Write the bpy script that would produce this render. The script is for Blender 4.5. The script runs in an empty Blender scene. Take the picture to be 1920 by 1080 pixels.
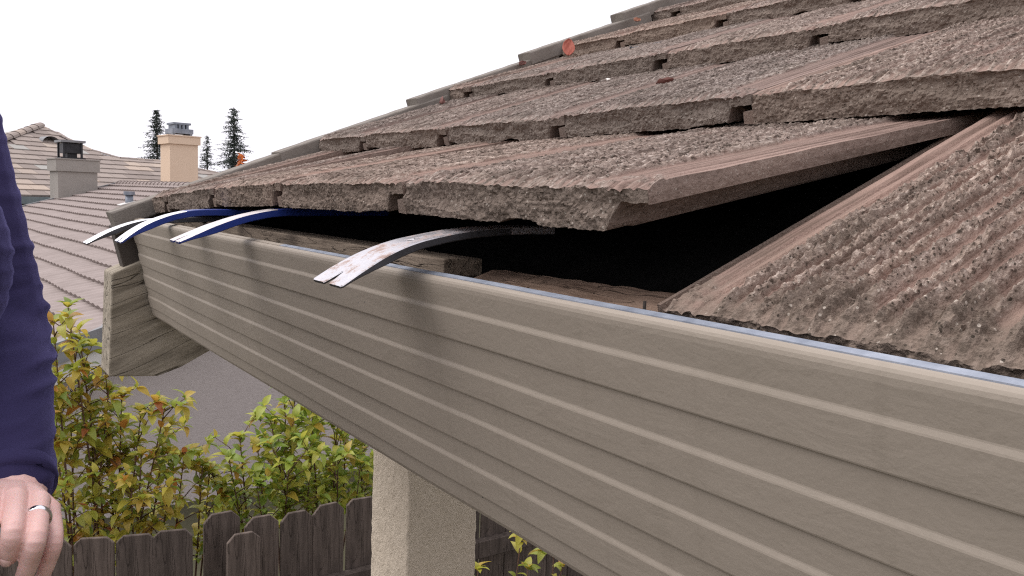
import bpy, math, random
import numpy as np
from mathutils import Vector, Matrix

# ---------------------------------------------------------------- camera, sky, sun, exposure
sc = bpy.context.scene
col = sc.collection
R = math.radians
CAM = Vector((-0.3178, -1.7294, 0.0635))          # origin of the world = far top corner of the gutter
cam_d = bpy.data.cameras.new('camera')
cam = bpy.data.objects.new('camera', cam_d); col.objects.link(cam)
rt = Vector((0.81943, -0.57193, 0.03778)); fw = Vector((0.57245, 0.81331, -0.10403)); up = rt.cross(fw)
m = Matrix((rt, up, -fw)).transposed().to_4x4(); m.translation = CAM
cam.matrix_world = m
cam_d.sensor_width = 36; cam_d.lens = 29.25; cam_d.clip_start = 0.02; cam_d.clip_end = 900
sc.camera = cam

world = bpy.data.worlds.new('World'); sc.world = world; world.use_nodes = True
wn = world.node_tree.nodes; wl = world.node_tree.links; wn.clear()
sky = wn.new('ShaderNodeTexSky'); sky.sky_type = 'NISHITA'; sky.sun_disc = False
sky.sun_elevation = R(58); sky.sun_rotation = R(-50); sky.dust_density = 6; sky.air_density = 1.0
hs = wn.new('ShaderNodeHueSaturation'); hs.inputs['Saturation'].default_value = 0.10
mx = wn.new('ShaderNodeMix'); mx.data_type = 'RGBA'; mx.inputs['Factor'].default_value = 0.85
mx.inputs['B'].default_value = (7.6, 7.4, 7.95, 1)      # even cloud cover
bg = wn.new('ShaderNodeBackground'); bg.inputs['Strength'].default_value = 0.089
wo = wn.new('ShaderNodeOutputWorld')
wl.new(sky.outputs[0], hs.inputs['Color']); wl.new(hs.outputs[0], mx.inputs['A'])
wl.new(mx.outputs['Result'], bg.inputs['Color']); wl.new(bg.outputs[0], wo.inputs[0])

sun_d = bpy.data.lights.new('sun', 'SUN'); sun_d.energy = 1.25; sun_d.angle = R(58); sun_d.color = (1.0, 0.965, 0.94)
sun = bpy.data.objects.new('sun', sun_d); col.objects.link(sun)
az = R(-50); el = R(58)
sdir = Vector((math.sin(az) * math.cos(el), math.cos(az) * math.cos(el), math.sin(el)))
sun.rotation_euler = sdir.to_track_quat('Z', 'Y').to_euler()
sun.location = (-4, 4, 9)
sc.view_settings.view_transform = 'Standard'; sc.view_settings.look = 'None'
sc.view_settings.gamma = 1; sc.view_settings.exposure = 0.95; sc.view_settings.use_curve_mapping = False
sc.cycles.max_bounces = 6; sc.cycles.use_denoising = False; sc.cycles.filter_width = 1.2

rnd = random.Random(7)
GROUND = -3.05

# ---------------------------------------------------------------- helpers
def hash2(ix, iy, seed):
    h = (ix.astype(np.int64) * 374761393 + iy.astype(np.int64) * 668265263 + seed * 1442695041) & 0xffffffff
    h = ((h ^ (h >> 13)) * 1274126177) & 0xffffffff
    h = ((h ^ (h >> 16)) * 2246822519) & 0xffffffff
    return ((h ^ (h >> 15)) & 0xffffff) / float(0xffffff)
def vn(x, y, seed=0):                                    # value noise, -1..1
    x = np.asarray(x, float); y = np.asarray(y, float) + 0 * x; x = x + 0 * y
    ix = np.floor(x); iy = np.floor(y); fx = x - ix; fy = y - iy
    fx = fx * fx * fx * (fx * (fx * 6 - 15) + 10); fy = fy * fy * fy * (fy * (fy * 6 - 15) + 10)
    a = hash2(ix, iy, seed); b = hash2(ix + 1, iy, seed); c = hash2(ix, iy + 1, seed); d = hash2(ix + 1, iy + 1, seed)
    return ((a * (1 - fx) + b * fx) * (1 - fy) + (c * (1 - fx) + d * fx) * fy) * 2 - 1
def fbm(x, y, seed=0, o=3):
    t = 0; a = 1; s = 0
    for k in range(o):
        t = t + a * vn(np.asarray(x) * 2 ** k, np.asarray(y) * 2 ** k, seed + 17 * k); s += a; a *= 0.55
    return t / s
def sst(a, b, x):
    t = np.clip((x - a) / (b - a), 0, 1); return t * t * (3 - 2 * t)

class MB:
    def __init__(s): s.v = []; s.f = []; s.mi = []
    def box(s, c, x, y, z, mi=0):                        # centre and three half-axis vectors
        c = Vector(c); x = Vector(x); y = Vector(y); z = Vector(z); n = len(s.v)
        for i in (-1, 1):
            for j in (-1, 1):
                for k in (-1, 1): s.v.append(c + x * i + y * j + z * k)
        fs = [(0, 1, 3, 2), (4, 6, 7, 5), (0, 4, 5, 1), (2, 3, 7, 6), (0, 2, 6, 4), (1, 5, 7, 3)]
        if x.cross(y).dot(z) < 0: fs = [f[::-1] for f in fs]
        for f in fs: s.f.append(tuple(n + q for q in f)); s.mi.append(mi)
        return s
    def bx(s, x0, x1, y0, y1, z0, z1, mi=0):
        return s.box(((x0+x1)/2, (y0+y1)/2, (z0+z1)/2), (abs(x1-x0)/2,0,0), (0,abs(y1-y0)/2,0), (0,0,abs(z1-z0)/2), mi)
    def prism(s, pts, d, mi=0):                          # polygon (list of Vectors) pushed along d
        d = Vector(d); n = len(s.v); k = len(pts)
        s.v += [Vector(p) for p in pts] + [Vector(p) + d for p in pts]
        s.f.append(tuple(range(n + k - 1, n - 1, -1))); s.f.append(tuple(range(n + k, n + 2 * k)))
        for i in range(k): s.f.append((n+i, n+(i+1) % k, n+k+(i+1) % k, n+k+i))
        s.mi += [mi] * (k + 2); return s
    def loft(s, rings, cap=True, closed=True, mi=0):
        n = len(s.v); k = len(rings[0])
        for r in rings: s.v += [Vector(p) for p in r]
        for i in range(len(rings) - 1):
            for j in range(k if closed else k - 1):
                a = n + i*k + j; b = n + i*k + (j+1) % k; s.f.append((a, b, b + k, a + k)); s.mi.append(mi)
        if cap and closed:
            s.f.append(tuple(range(n + k - 1, n - 1, -1))); s.mi.append(mi)
            e = n + (len(rings)-1)*k; s.f.append(tuple(range(e, e + k))); s.mi.append(mi)
        return s
    def tube(s, pts, rad, seg=8, mi=0, cap=True):
        pts = [Vector(p) for p in pts]; rings = []
        if not hasattr(rad, '__len__'): rad = [rad] * len(pts)
        t0 = (pts[1] - pts[0]).normalized(); u = t0.orthogonal().normalized()
        for i, p in enumerate(pts):
            t = (pts[min(i+1, len(pts)-1)] - pts[max(i-1, 0)]).normalized()
            u = (u - t * u.dot(t)).normalized(); w = t.cross(u)
            rings.append([p + (u * math.cos(2*math.pi*j/seg) + w * math.sin(2*math.pi*j/seg)) * rad[i] for j in range(seg)])
        return s.loft(rings, cap, True, mi)
    def mesh(s, name, mats, smooth=False):
        me = bpy.data.meshes.new(name); me.from_pydata([tuple(v) for v in s.v], [], s.f)
        for q in (mats if isinstance(mats, (list, tuple)) else [mats]): me.materials.append(q)
        if any(s.mi): me.polygons.foreach_set('material_index', s.mi)
        if smooth: me.polygons.foreach_set('use_smooth', [True] * len(me.polygons))
        me.update(); return me
def link(name, data, parent=None, mat=None):
    o = bpy.data.objects.new(name, data); col.objects.link(o)
    if parent is not None:
        o.parent = parent
        b = parent
        t = Vector((0, 0, 0))
        while b is not None: t += Vector(b.get('_b', (0, 0, 0))); b = b.parent
        o.matrix_parent_inverse = Matrix.Translation(-t)
    if mat is not None: o.matrix_basis = mat
    return o
def tag(o, label, cat, group=None):
    o['label'] = label; o['category'] = cat
    if group: o['group'] = group
    return o
def empty(name, loc, label, cat, group=None):
    o = bpy.data.objects.new(name, None); col.objects.link(o); o.location = loc; o['_b'] = tuple(loc)
    o.empty_display_size = 0.1
    return tag(o, label, cat, group)
def bevel(o, w, seg=2):
    b = o.modifiers.new('bevel', 'BEVEL'); b.width = w; b.segments = seg; b.limit_method = 'ANGLE'; b.angle_limit = R(35)
    return o

# ---------------------------------------------------------------- materials
class Mat:
    def __init__(s, name, rough=0.8, metal=0.0, spec=0.3):
        s.m = bpy.data.materials.new(name); s.m.use_nodes = True; s.nt = s.m.node_tree
        s.b = s.nt.nodes['Principled BSDF']; s.b.inputs['Roughness'].default_value = rough
        s.b.inputs['Metallic'].default_value = metal; s.b.inputs['Specular IOR Level'].default_value = spec
        s.tc = None
    def n(s, t, **k):
        q = s.nt.nodes.new(t)
        for a, v in k.items():
            if a in q.inputs: q.inputs[a].default_value = v
            else: setattr(q, a, v)
        return q
    def l(s, a, b): s.nt.links.new(a, b)
    def coord(s, scale=(1, 1, 1), kind='Object', rot=(0, 0, 0)):
        tc = s.n('ShaderNodeTexCoord'); mp = s.n('ShaderNodeMapping'); mp.inputs['Scale'].default_value = scale
        src = tc.outputs[kind]
        if any(rot):
            m0 = s.n('ShaderNodeMapping'); m0.inputs['Rotation'].default_value = rot; s.l(src, m0.inputs['Vector']); src = m0.outputs[0]
        s.l(src, mp.inputs['Vector']); return mp.outputs[0]
    def noise(s, vec, scale, detail=4, rough=0.6, dist=0):
        q = s.n('ShaderNodeTexNoise'); q.inputs['Scale'].default_value = scale; q.inputs['Detail'].default_value = detail
        q.inputs['Roughness'].default_value = rough; q.inputs['Distortion'].default_value = dist
        s.l(vec, q.inputs['Vector']); return q.outputs['Fac']
    def ramp(s, fac, stops):
        q = s.n('ShaderNodeValToRGB'); e = q.color_ramp.elements
        while len(e) < len(stops): e.new(0.5)
        for i, (p, c) in enumerate(stops): e[i].position = p; e[i].color = tuple(c) + (1,) if len(c) == 3 else c
        s.l(fac, q.inputs[0]); return q.outputs[0]
    def mix(s, fac, a, b, mode='MIX'):
        q = s.n('ShaderNodeMix', data_type='RGBA', blend_type=mode)
        for sock, v in ((q.inputs['Factor'], fac), (q.inputs['A'], a), (q.inputs['B'], b)):
            if isinstance(v, (int, float)): sock.default_value = v
            elif isinstance(v, tuple): sock.default_value = v + (1,) if len(v) == 3 else v
            else: s.l(v, sock)
        return q.outputs['Result']
    def attr(s, name): q = s.n('ShaderNodeAttribute'); q.attribute_name = name; return q.outputs['Fac']
    def rand(s): return s.n('ShaderNodeObjectInfo').outputs['Random']
    def math(s, op, a, b=0.0):
        q = s.n('ShaderNodeMath', operation=op)
        for sock, v in ((q.inputs[0], a), (q.inputs[1], b)):
            if isinstance(v, (int, float)): sock.default_value = v
            else: s.l(v, sock)
        return q.outputs[0]
    def color(s, c):
        if isinstance(c, tuple): s.b.inputs['Base Color'].default_value = c + (1,)
        else: s.l(c, s.b.inputs['Base Color'])
    def bump(s, h, strength=0.5, dist=0.01):
        q = s.n('ShaderNodeBump', Strength=strength, Distance=dist); s.l(h, q.inputs['Height']); s.l(q.outputs[0], s.b.inputs['Normal'])

def m_tile():
    M = Mat('concrete_tile', 0.95, spec=0.15); v = M.coord()
    cr = M.attr('crumb')
    pink = M.mix(M.noise(v, 22, 4), (0.245, 0.174, 0.147), (0.310, 0.230, 0.198))  # slurry pink of the valleys, darkened to paint in shade between ribs
    grey = M.mix(M.noise(v, 60, 5), (0.19, 0.152, 0.130), (0.37, 0.302, 0.262))
    gn = M.noise(M.coord((1, 0.5, 1)), 300, 3, 0.7)
    grey = M.mix(M.ramp(gn, [(0.36, (1, 1, 1)), (0.46, (0, 0, 0))]), grey, (0.070, 0.054, 0.044))
    grey = M.mix(M.ramp(gn, [(0.54, (0, 0, 0)), (0.64, (1, 1, 1))]), grey, (0.46, 0.40, 0.355))
    c = M.mix(cr, pink, grey)
    lich = M.ramp(M.noise(v, 9, 5, 0.65), [(0.48, (0, 0, 0)), (0.66, (1, 1, 1))])
    c = M.mix(M.math('MULTIPLY', lich, 0.35), c, (0.17, 0.145, 0.118))
    fr = M.attr('front')
    c = M.mix(M.math('MULTIPLY', M.math('MINIMUM', fr, 1.0), 0.75), c, M.mix(M.noise(v, 35, 5), (0.105, 0.085, 0.068), (0.285, 0.232, 0.195)))
    c = M.mix(M.math('MULTIPLY', M.math('MULTIPLY', M.math('MAXIMUM', M.math('SUBTRACT', fr, 1.0), 0.0), 0.8), M.ramp(M.noise(v, 210, 6, 0.75), [(0.42, (1, 1, 1)), (0.56, (0, 0, 0))])), c, (0.055, 0.044, 0.034))   # moss and grime on the lower edge
    vo = M.n('ShaderNodeTexVoronoi'); vo.inputs['Scale'].default_value = 520; M.l(v, vo.inputs['Vector'])
    bw = M.n('ShaderNodeSeparateColor'); M.l(vo.outputs['Color'], bw.inputs[0])
    dot = M.math('LESS_THAN', vo.outputs['Distance'], 0.42)
    white = M.math('MULTIPLY', M.math('GREATER_THAN', bw.outputs[0], 0.95), dot)
    dark = M.math('MULTIPLY', M.math('LESS_THAN', bw.outputs[0], 0.10), dot)
    sp = M.math('ADD', M.math('MULTIPLY', cr, 0.75), 0.12)
    c = M.mix(M.math('MULTIPLY', white, sp), c, (0.46, 0.42, 0.37))
    c = M.mix(M.math('MULTIPLY', dark, sp), c, (0.045, 0.038, 0.03))
    st = M.noise(M.coord((1, 0.03, 0.2)), 190, 3, 0.6)
    top = M.math('MULTIPLY', M.math('SUBTRACT', 1.0, M.math('MINIMUM', fr, 1.0)), 0.8)
    c = M.mix(top, c, M.mix(1.0, c, M.ramp(st, [(0.36, (0.52, 0.50, 0.48)), (0.50, (1.02, 1.0, 1.0)), (0.66, (1.22, 1.2, 1.18))]), 'MULTIPLY'))  # combed streaks: shade of the fine grooves put into the colour
    tint = M.ramp(M.rand(), [(0, (0.86, 0.87, 0.88)), (0.5, (1.0, 0.97, 0.95)), (1, (1.06, 1.0, 0.95))])
    c = M.mix(1.0, c, tint, 'MULTIPLY')
    M.color(c)
    h = M.math('ADD', M.noise(v, 420, 4, 0.7), M.math('MULTIPLY', M.noise(v, 130, 3), 0.5))
    h = M.math('ADD', h, M.math('MULTIPLY', M.math('MULTIPLY', st, top), 1.6))
    M.bump(h, 0.7, 0.0030)
    return M.m
def m_plain(name, c0, c1, scale, rough=0.8, bump=0.0, bs=None, bd=0.004, metal=0.0, spec=0.3, sc3=(1, 1, 1)):
    M = Mat(name, rough, metal, spec); v = M.coord(sc3)
    M.color(M.mix(M.ramp(M.noise(v, scale, 5), [(0.3, (0, 0, 0)), (0.7, (1, 1, 1))]), c0, c1))
    if bump: M.bump(M.noise(v, bs or scale, 5, 0.65), bump, bd)
    return M.m
def m_gutter():
    M = Mat('gutter_paint', 0.6, spec=0.22); v = M.coord()
    c = M.mix(M.noise(v, 3.0, 4), (0.280, 0.240, 0.196), (0.314, 0.270, 0.223))
    ch = M.math('MULTIPLY', M.math('GREATER_THAN', M.noise(v, 170, 4, 0.6), 0.66), M.math('GREATER_THAN', M.noise(v, 13, 1), 0.70))
    c = M.mix(ch, c, (0.035, 0.04, 0.045))
    st = M.noise(M.coord((1, 0.35, 1)), 26, 4)
    c = M.mix(M.math('MULTIPLY', M.ramp(st, [(0.55, (0, 0, 0)), (0.75, (1, 1, 1))]), 0.22), c, (0.20, 0.17, 0.13))
    dr = M.ramp(M.noise(M.coord((0.5, 9, 0.5)), 5, 4, 0.6), [(0.56, (0, 0, 0)), (0.76, (1, 1, 1))])
    c = M.mix(M.math('MULTIPLY', dr, 0.30), c, (0.19, 0.16, 0.125))
    M.color(c)
    h = M.math('ADD', M.noise(M.coord((1, 0.45, 1)), 55, 4, 0.55, 0.6), M.math('MULTIPLY', M.noise(v, 300, 3), 0.30))
    h = M.math('ADD', h, M.math('MULTIPLY', M.math('GREATER_THAN', M.noise(M.coord((1, .5, 1)), 210, 2, 0.5), 0.735), 1.2))
    M.bump(h, 0.30, 0.0022); return M.m
def m_wood(name, dark, light, axis_scale, rot=(0, 0, 0), sc0=30, crack=0.5, rough=0.9, vary=0.0):
    M = Mat(name, rough, spec=0.15); v = M.coord(axis_scale, rot=rot)
    g = M.noise(v, sc0, 6, 0.65, 0.35); c = M.ramp(g, [(0.28, dark), (0.6, light)])
    k = M.noise(v, sc0 * 0.55, 2, 0.5, 0.5)
    cr = M.ramp(k, [(0.485, (0, 0, 0)), (0.5, (1, 1, 1)), (0.515, (0, 0, 0))])
    c = M.mix(M.math('MULTIPLY', cr, crack), c, tuple(q * 0.18 for q in dark))
    c = M.mix(M.math('MULTIPLY', M.noise(M.coord(), 6, 3), 0.3), c, tuple(q * 0.7 for q in light))
    if vary: c = M.mix(1.0, c, M.ramp(M.rand(), [(0, (1 - vary,) * 3), (1, (1 + vary, 1 + vary * .9, 1 + vary * .8))]), 'MULTIPLY')
    M.color(c); h = M.math('SUBTRACT', g, M.math('MULTIPLY', cr, 1.2)); M.bump(h, 0.6, 0.004); return M.m
def m_stucco(name, c0, c1, scale=70, strength=0.9, dist=0.01):
    M = Mat(name, 0.95, spec=0.1); v = M.coord()
    M.color(M.mix(M.noise(v, scale * 0.3, 4), c0, c1))
    h = M.math('ADD', M.noise(v, scale, 4, 0.6, 0.5), M.math('MULTIPLY', M.noise(v, scale * 4, 3), 0.35)); M.bump(h, strength, dist); return M.m
def m_leaf(name, stops):
    M = Mat(name, 0.38, spec=0.5); v = M.coord()
    c = M.ramp(M.math('FRACT', M.math('ADD', M.rand(), M.attr('tone'))), stops); c = M.mix(M.math('MULTIPLY', M.noise(v, 45, 3), 0.3), c, (0.26, 0.20, 0.03))
    M.color(c)
    tr = M.n('ShaderNodeBsdfTranslucent'); M.l(c, tr.inputs['Color']); ms = M.n('ShaderNodeMixShader'); ms.inputs[0].default_value = 0.5
    out = M.nt.nodes['Material Output']; M.l(M.b.outputs[0], ms.inputs[1]); M.l(tr.outputs[0], ms.inputs[2]); M.l(ms.outputs[0], out.inputs['Surface'])
    return M.m

TILE = m_tile()
PAINT = m_gutter()
GALV = m_plain('galvanised_steel', (0.19, 0.215, 0.265), (0.36, 0.39, 0.45), 60, 0.45, 0.2, 200, 0.001, metal=0.35)
RAKE = m_plain('rake_concrete', (0.17, 0.150, 0.130), (0.25, 0.225, 0.20), 14, 0.95, 0.5, 160, 0.003, spec=0.1)
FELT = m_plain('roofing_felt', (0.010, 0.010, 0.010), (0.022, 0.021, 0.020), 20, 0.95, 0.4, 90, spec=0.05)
DARKWOOD = m_plain('dark_stained_board', (0.055, 0.045, 0.038), (0.085, 0.070, 0.060), 12, 0.8, 0.4, 60)
RAFTER = m_wood('weathered_rafter', (0.14, 0.118, 0.088), (0.40, 0.348, 0.275), (0.9, 9, 9), (0, R(21), 0), 6.5, 0.95)
BATTEN = m_wood('old_batten', (0.10, 0.075, 0.056), (0.29, 0.23, 0.175), (9, 1, 9), (0, 0, 0), 14, 0.6)
SPLIT = m_wood('split_board', (0.13, 0.082, 0.058), (0.33, 0.23, 0.17), (9, 1, 9), (0, 0, 0), 14, 0.7)
STUCCO = m_stucco('tan_stucco', (0.55, 0.465, 0.365), (0.67, 0.58, 0.465), 75, 0.6, 0.010)
GREYWALL = m_stucco('grey_stucco', (0.43, 0.382, 0.362), (0.50, 0.448, 0.426), 40, 0.5, 0.01)
FENCE = m_wood('grey_fence_board', (0.038, 0.030, 0.026), (0.120, 0.096, 0.083), (9, 9, 1), (0, 0, 0), 5, 0.5, 0.9, 0.3)
NTILE = m_plain('neighbour_tile', (0.235, 0.194, 0.178), (0.30, 0.25, 0.232), 3, 0.95, 0.4, 60)
CHG = m_stucco('grey_chimney_stucco', (0.265, 0.245, 0.222), (0.34, 0.315, 0.288), 20, 0.4, 0.02)
CHY = m_stucco('cream_chimney_stucco', (0.62, 0.475, 0.35), (0.68, 0.53, 0.40), 20, 0.3, 0.02)
BLACK = m_plain('black_metal', (0.012, 0.012, 0.015), (0.03, 0.03, 0.034), 9, 0.5)
ZINC = m_plain('zinc_metal', (0.15, 0.17, 0.20), (0.28, 0.30, 0.34), 6, 0.45, metal=0.5)
WHITEP = m_plain('white_fascia_paint', (0.55, 0.53, 0.50), (0.62, 0.60, 0.57), 4, 0.6)
GGREY = m_plain('grey_rake_metal', (0.17, 0.17, 0.175), (0.25, 0.25, 0.255), 5, 0.6, 0.2, 40)
EAVEG = m_plain('green_grey_gutter', (0.13, 0.16, 0.17), (0.17, 0.20, 0.205), 4, 0.5)
STEM = m_plain('stem_bark', (0.10, 0.055, 0.04), (0.16, 0.09, 0.06), 20, 0.8)
LEAF_O = m_leaf('leaf_amber', [(0, (0.22, 0.34, 0.06)), (0.3, (0.42, 0.46, 0.07)), (0.62, (0.56, 0.50, 0.08)), (0.90, (0.60, 0.42, 0.08)), (0.975, (0.55, 0.24, 0.05)), (1, (0.40, 0.10, 0.05))])
LEAF_G = m_leaf('leaf_green', [(0, (0.19, 0.32, 0.055)), (0.3, (0.33, 0.44, 0.07)), (0.65, (0.47, 0.51, 0.08)), (0.92, (0.57, 0.51, 0.09)), (1, (0.50, 0.28, 0.04))])
GRASS = m_plain('ground_soil', (0.055, 0.05, 0.03), (0.09, 0.085, 0.045), 2, 0.95, 0.5, 20, 0.05)

# ================================================================ SETTING
b = MB().bx(-300, 300, -300, 300, GROUND - 0.3, GROUND); g = link('ground', b.mesh('ground', GRASS)); g['kind'] = 'structure'

# ================================================================ OUR ROOF
TH = 0.031; WT = 0.303; LT = 0.425
def tile_mesh(name, seed, da, ds, a0=0.0, a1=0.301, amp=1.0, dark=0.0, lip=0.010, sp=(0.0085, 0.0130), rw=(0.0020, 0.0031), cf=1.2, fd=0.035):
    rs = np.random.RandomState(seed)
    # uneven sampling: fine over the exposed part, coarse under the overlap
    s_ex = np.arange(0, 0.355, ds); S = np.concatenate([s_ex, np.linspace(0.36, LT, 6)])
    A = np.linspace(a0, a1, int((a1 - a0) / da) + 1)
    AA, SS = np.meshgrid(A, S)
    ribs = []; x = 0.036
    while x < 0.262: ribs.append(x); x += rs.uniform(*sp)
    rib = np.zeros_like(AA); k = 0
    mea = 0.0013 * vn(SS * 14, AA * 25, seed + 5)
    for c in ribs:
        if c > 0.258: continue
        w = rs.uniform(*rw); am = 0.95 + 0.45 * vn(SS * 13, SS * 0 + k * 3.7, seed + 9) + 0.25 * vn(SS * 70, SS * 0 + k * 5.1, seed + 3); k += 1
        rib = np.maximum(rib, np.clip(am, 0, 1.2) * np.exp(-((AA + mea - c) / w) ** 2))
    cr = sst(0.30, 0.50, rib + 0.14 * fbm(AA * 240 * cf, SS * 75 * cf, seed + 1))
    inb = sst(0.026, 0.034, AA) * (1 - sst(0.255, 0.263, AA))
    fr_near = 1 - sst(0.008, fd, SS + 0.03 * vn(AA * 40, SS * 30, seed) + 0.012 * vn(AA * 130, SS * 130, seed + 33))
    cr = np.maximum(cr * inb, fr_near * sst(-0.2, 0.3, fbm(AA * 160, SS * 160, seed + 2)) * 0.9)
    h = amp * (0.0044 * rib * inb + cr * (0.0024 * (0.75 - np.abs(vn(AA * 200 * cf, SS * 110 * cf, seed + 6))) * (0.6 + 0.4 * vn(AA * 70, SS * 50, seed + 7)) + 0.0022 * np.abs(vn(AA * 360 * cf, SS * 190 * cf, seed + 4)) + 0.0007 * vn(AA * 600, SS * 600, seed + 14)))
    gro = np.zeros_like(AA)
    for c, w, d in ((0.011, 0.0020, 0.0028), (0.021, 0.0022, 0.0028), (0.268, 0.0020, 0.0030), (0.278, 0.0024, 0.0034), (0.290, 0.0020, 0.0028)):
        gro -= d * np.exp(-((AA - c) / w) ** 2)
    h = h * (0.18 + 0.82 * sst(0.0, 0.020, SS)) + gro * (1 - 0.3 * fr_near) + 0.0005 * fbm(AA * 30, SS * 30, seed + 8)
    h -= 0.0035 * (1 - sst(0, 0.010, SS)) * (0.6 + 0.35 * vn(AA * 24, SS * 0, seed + 11) + 0.25 * vn(AA * 110, SS * 100, seed + 12))          # worn front arris
    ZT = TH + h
    def dfront(a, z):
        zn = z / TH; zl = 0.42 + 0.25 * vn(a * 14, a * 0, seed + 21) + 0.10 * vn(a * 60, a * 0, seed + 22)
        sc_ = np.clip(vn(a * 13, zn * 0.8, seed + 23) + 0.45, 0, 1.2)
        d = np.where(zn > zl, -0.0038 * sc_ * np.minimum((zn - zl) * 4.0, 1.0) * (1 - 0.7 * sst(0.8, 1.0, zn)), 0.0012)
        return d + 0.0024 * fbm(a * 80, z * 80, seed + 24) + 0.0013 * np.abs(vn(a * 240, z * 240, seed + 25)) + 0.0006 * vn(a * 520, z * 520, seed + 27) + 0.0018 * vn(a * 9, a * 0, seed + 26)
    dfront0 = dfront
    def dfront(a, z): return dfront0(a, z) * (1 - 0.85 * sst(a1 - 0.03, a1 - 0.004, a))
    fade = (1 - sst(0, 0.03, SS))
    X = AA.copy(); Y = SS - dfront(AA, TH + 0 * AA) * fade
    V = [np.stack([X, Y, ZT], -1).reshape(-1, 3)]; F = []; nA = len(A); nS = len(S)
    idx = np.arange(nA * nS).reshape(nS, nA)
    F.append(np.stack([idx[:-1, :-1], idx[:-1, 1:], idx[1:, 1:], idx[1:, :-1]], -1).reshape(-1, 4))
    crumb = [cr.reshape(-1)]; front = [(fr_near * 1.7 * (dark)).reshape(-1)]
    base = nA * nS
    # front face
    nz = max(5, int(TH / (da * 1.2))); T = np.linspace(0, 1, nz + 1)
    chip = np.clip(vn(A * 17, A * 0, seed + 31) * 1.1 - 0.25, 0, 1) * 0.007 + 0.0012 * np.abs(vn(A * 150, A * 0, seed + 32))
    zrm = 0.0185 * sst(a1 - 0.036, a1 - 0.026, A)
    zb = np.maximum(chip * (A < a1 - 0.035), zrm + 0.0012 * np.abs(vn(A * 200, A * 0, seed)))
    if a1 < 0.3: zb = chip
    AF, TF = np.meshgrid(A, T); ztop = ZT[0][None, :]
    ZF = zb[None, :] + (ztop - zb[None, :]) * TF
    YF = -dfront(AF, ZF); YF[-1] = Y[0]
    V.append(np.stack([AF, YF, ZF], -1).reshape(-1, 3)); idf = base + np.arange(AF.size).reshape(AF.shape)
    F.append(np.stack([idf[:-1, :-1], idf[:-1, 1:], idf[1:, 1:], idf[1:, :-1]], -1).reshape(-1, 4))
    crumb.append(np.full(AF.size, 0.85)); front.append(np.full(AF.size, 1.0 + 0.7 * dark)); base += AF.size
    # chipped ledge and underside
    rows = [np.stack([A, YF[0], ZF[0]], -1), np.stack([A, YF[0] * 0 + 0.018, ZF[0]], -1),
            np.stack([A, A * 0 + 0.02, zrm if a1 > 0.3 else A * 0], -1)]
    rows.append(np.stack([A, A * 0 + LT, rows[2][:, 2]], -1))
    for q in rows: V.append(q)
    idr = base + np.arange(4 * nA).reshape(4, nA); F.append(np.stack([idr[:-1, 1:], idr[:-1, :-1], idr[1:, :-1], idr[1:, 1:]], -1).reshape(-1, 4))
    crumb.append(np.full(4 * nA, 0.5)); front.append(np.full(4 * nA, 0.4)); base += 4 * nA
    # sides (left body flank, right overlock flank) as strips along s
    def strip(acol, zlow, flip, cv):
        nonlocal base
        top = np.stack([X[:, acol], Y[:, acol], ZT[:, acol]], -1); lo = top.copy(); lo[:, 2] = zlow; mid = (top + lo) / 2; mid[:, 0] += cv
        V.extend([top, mid, lo]); q = base + np.arange(3 * nS).reshape(3, nS)
        f = np.stack([q[:-1, :-1], q[:-1, 1:], q[1:, 1:], q[1:, :-1]], -1).reshape(-1, 4)
        F.append(f[:, ::-1] if flip else f); crumb.append(np.full(3 * nS, 0.45)); front.append(np.full(3 * nS, 0.35)); base += 3 * nS
    strip(0, 0.0, True, 0); strip(nA - 1, 0.0182 if a1 > 0.3 else 0.0, False, 0.0006)
    V = np.concatenate(V); F = np.concatenate(F); crumb = np.concatenate(crumb); front = np.concatenate(front)
    extra = MB()
    if a0 == 0.0:                                            # underlock lip
        extra.prism([(-0.031, 0.02, 0.001), (0.001, 0.02, 0.001), (0.001, 0.02, lip), (-0.031, 0.02, lip)], (0, LT - 0.02, 0))
        extra.prism([(-0.013, -0.0015, 0.0015), (0.0008, -0.0015, 0.0005), (0.0008, -0.0015, 0.0145), (-0.012, -0.0015, 0.0135)], (0, 0.03, 0))
        extra.prism([(-0.031, 0.02, lip), (-0.027, 0.02, lip), (-0.0275, 0.02, lip + 0.0035), (-0.0305, 0.02, lip + 0.0035)], (0, LT - 0.02, 0))
    n0 = len(V); ev = [tuple(v) for v in extra.v]; ef = [tuple(n0 + i for i in f) for f in extra.f]
    me = bpy.data.meshes.new(name)
    me.from_pydata([tuple(v) for v in V] + ev, [], [tuple(f) for f in F.tolist()] + ef); me.materials.append(TILE)
    at = me.attributes.new('crumb', 'FLOAT', 'POINT'); at.data.foreach_set('value', np.concatenate([crumb, np.full(len(ev), 0.2)]).astype(np.float32))
    at = me.attributes.new('front', 'FLOAT', 'POINT'); at.data.foreach_set('value', np.concatenate([front, np.full(len(ev), 0.85)]).astype(np.float32))
    me.update()
    return me

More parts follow.
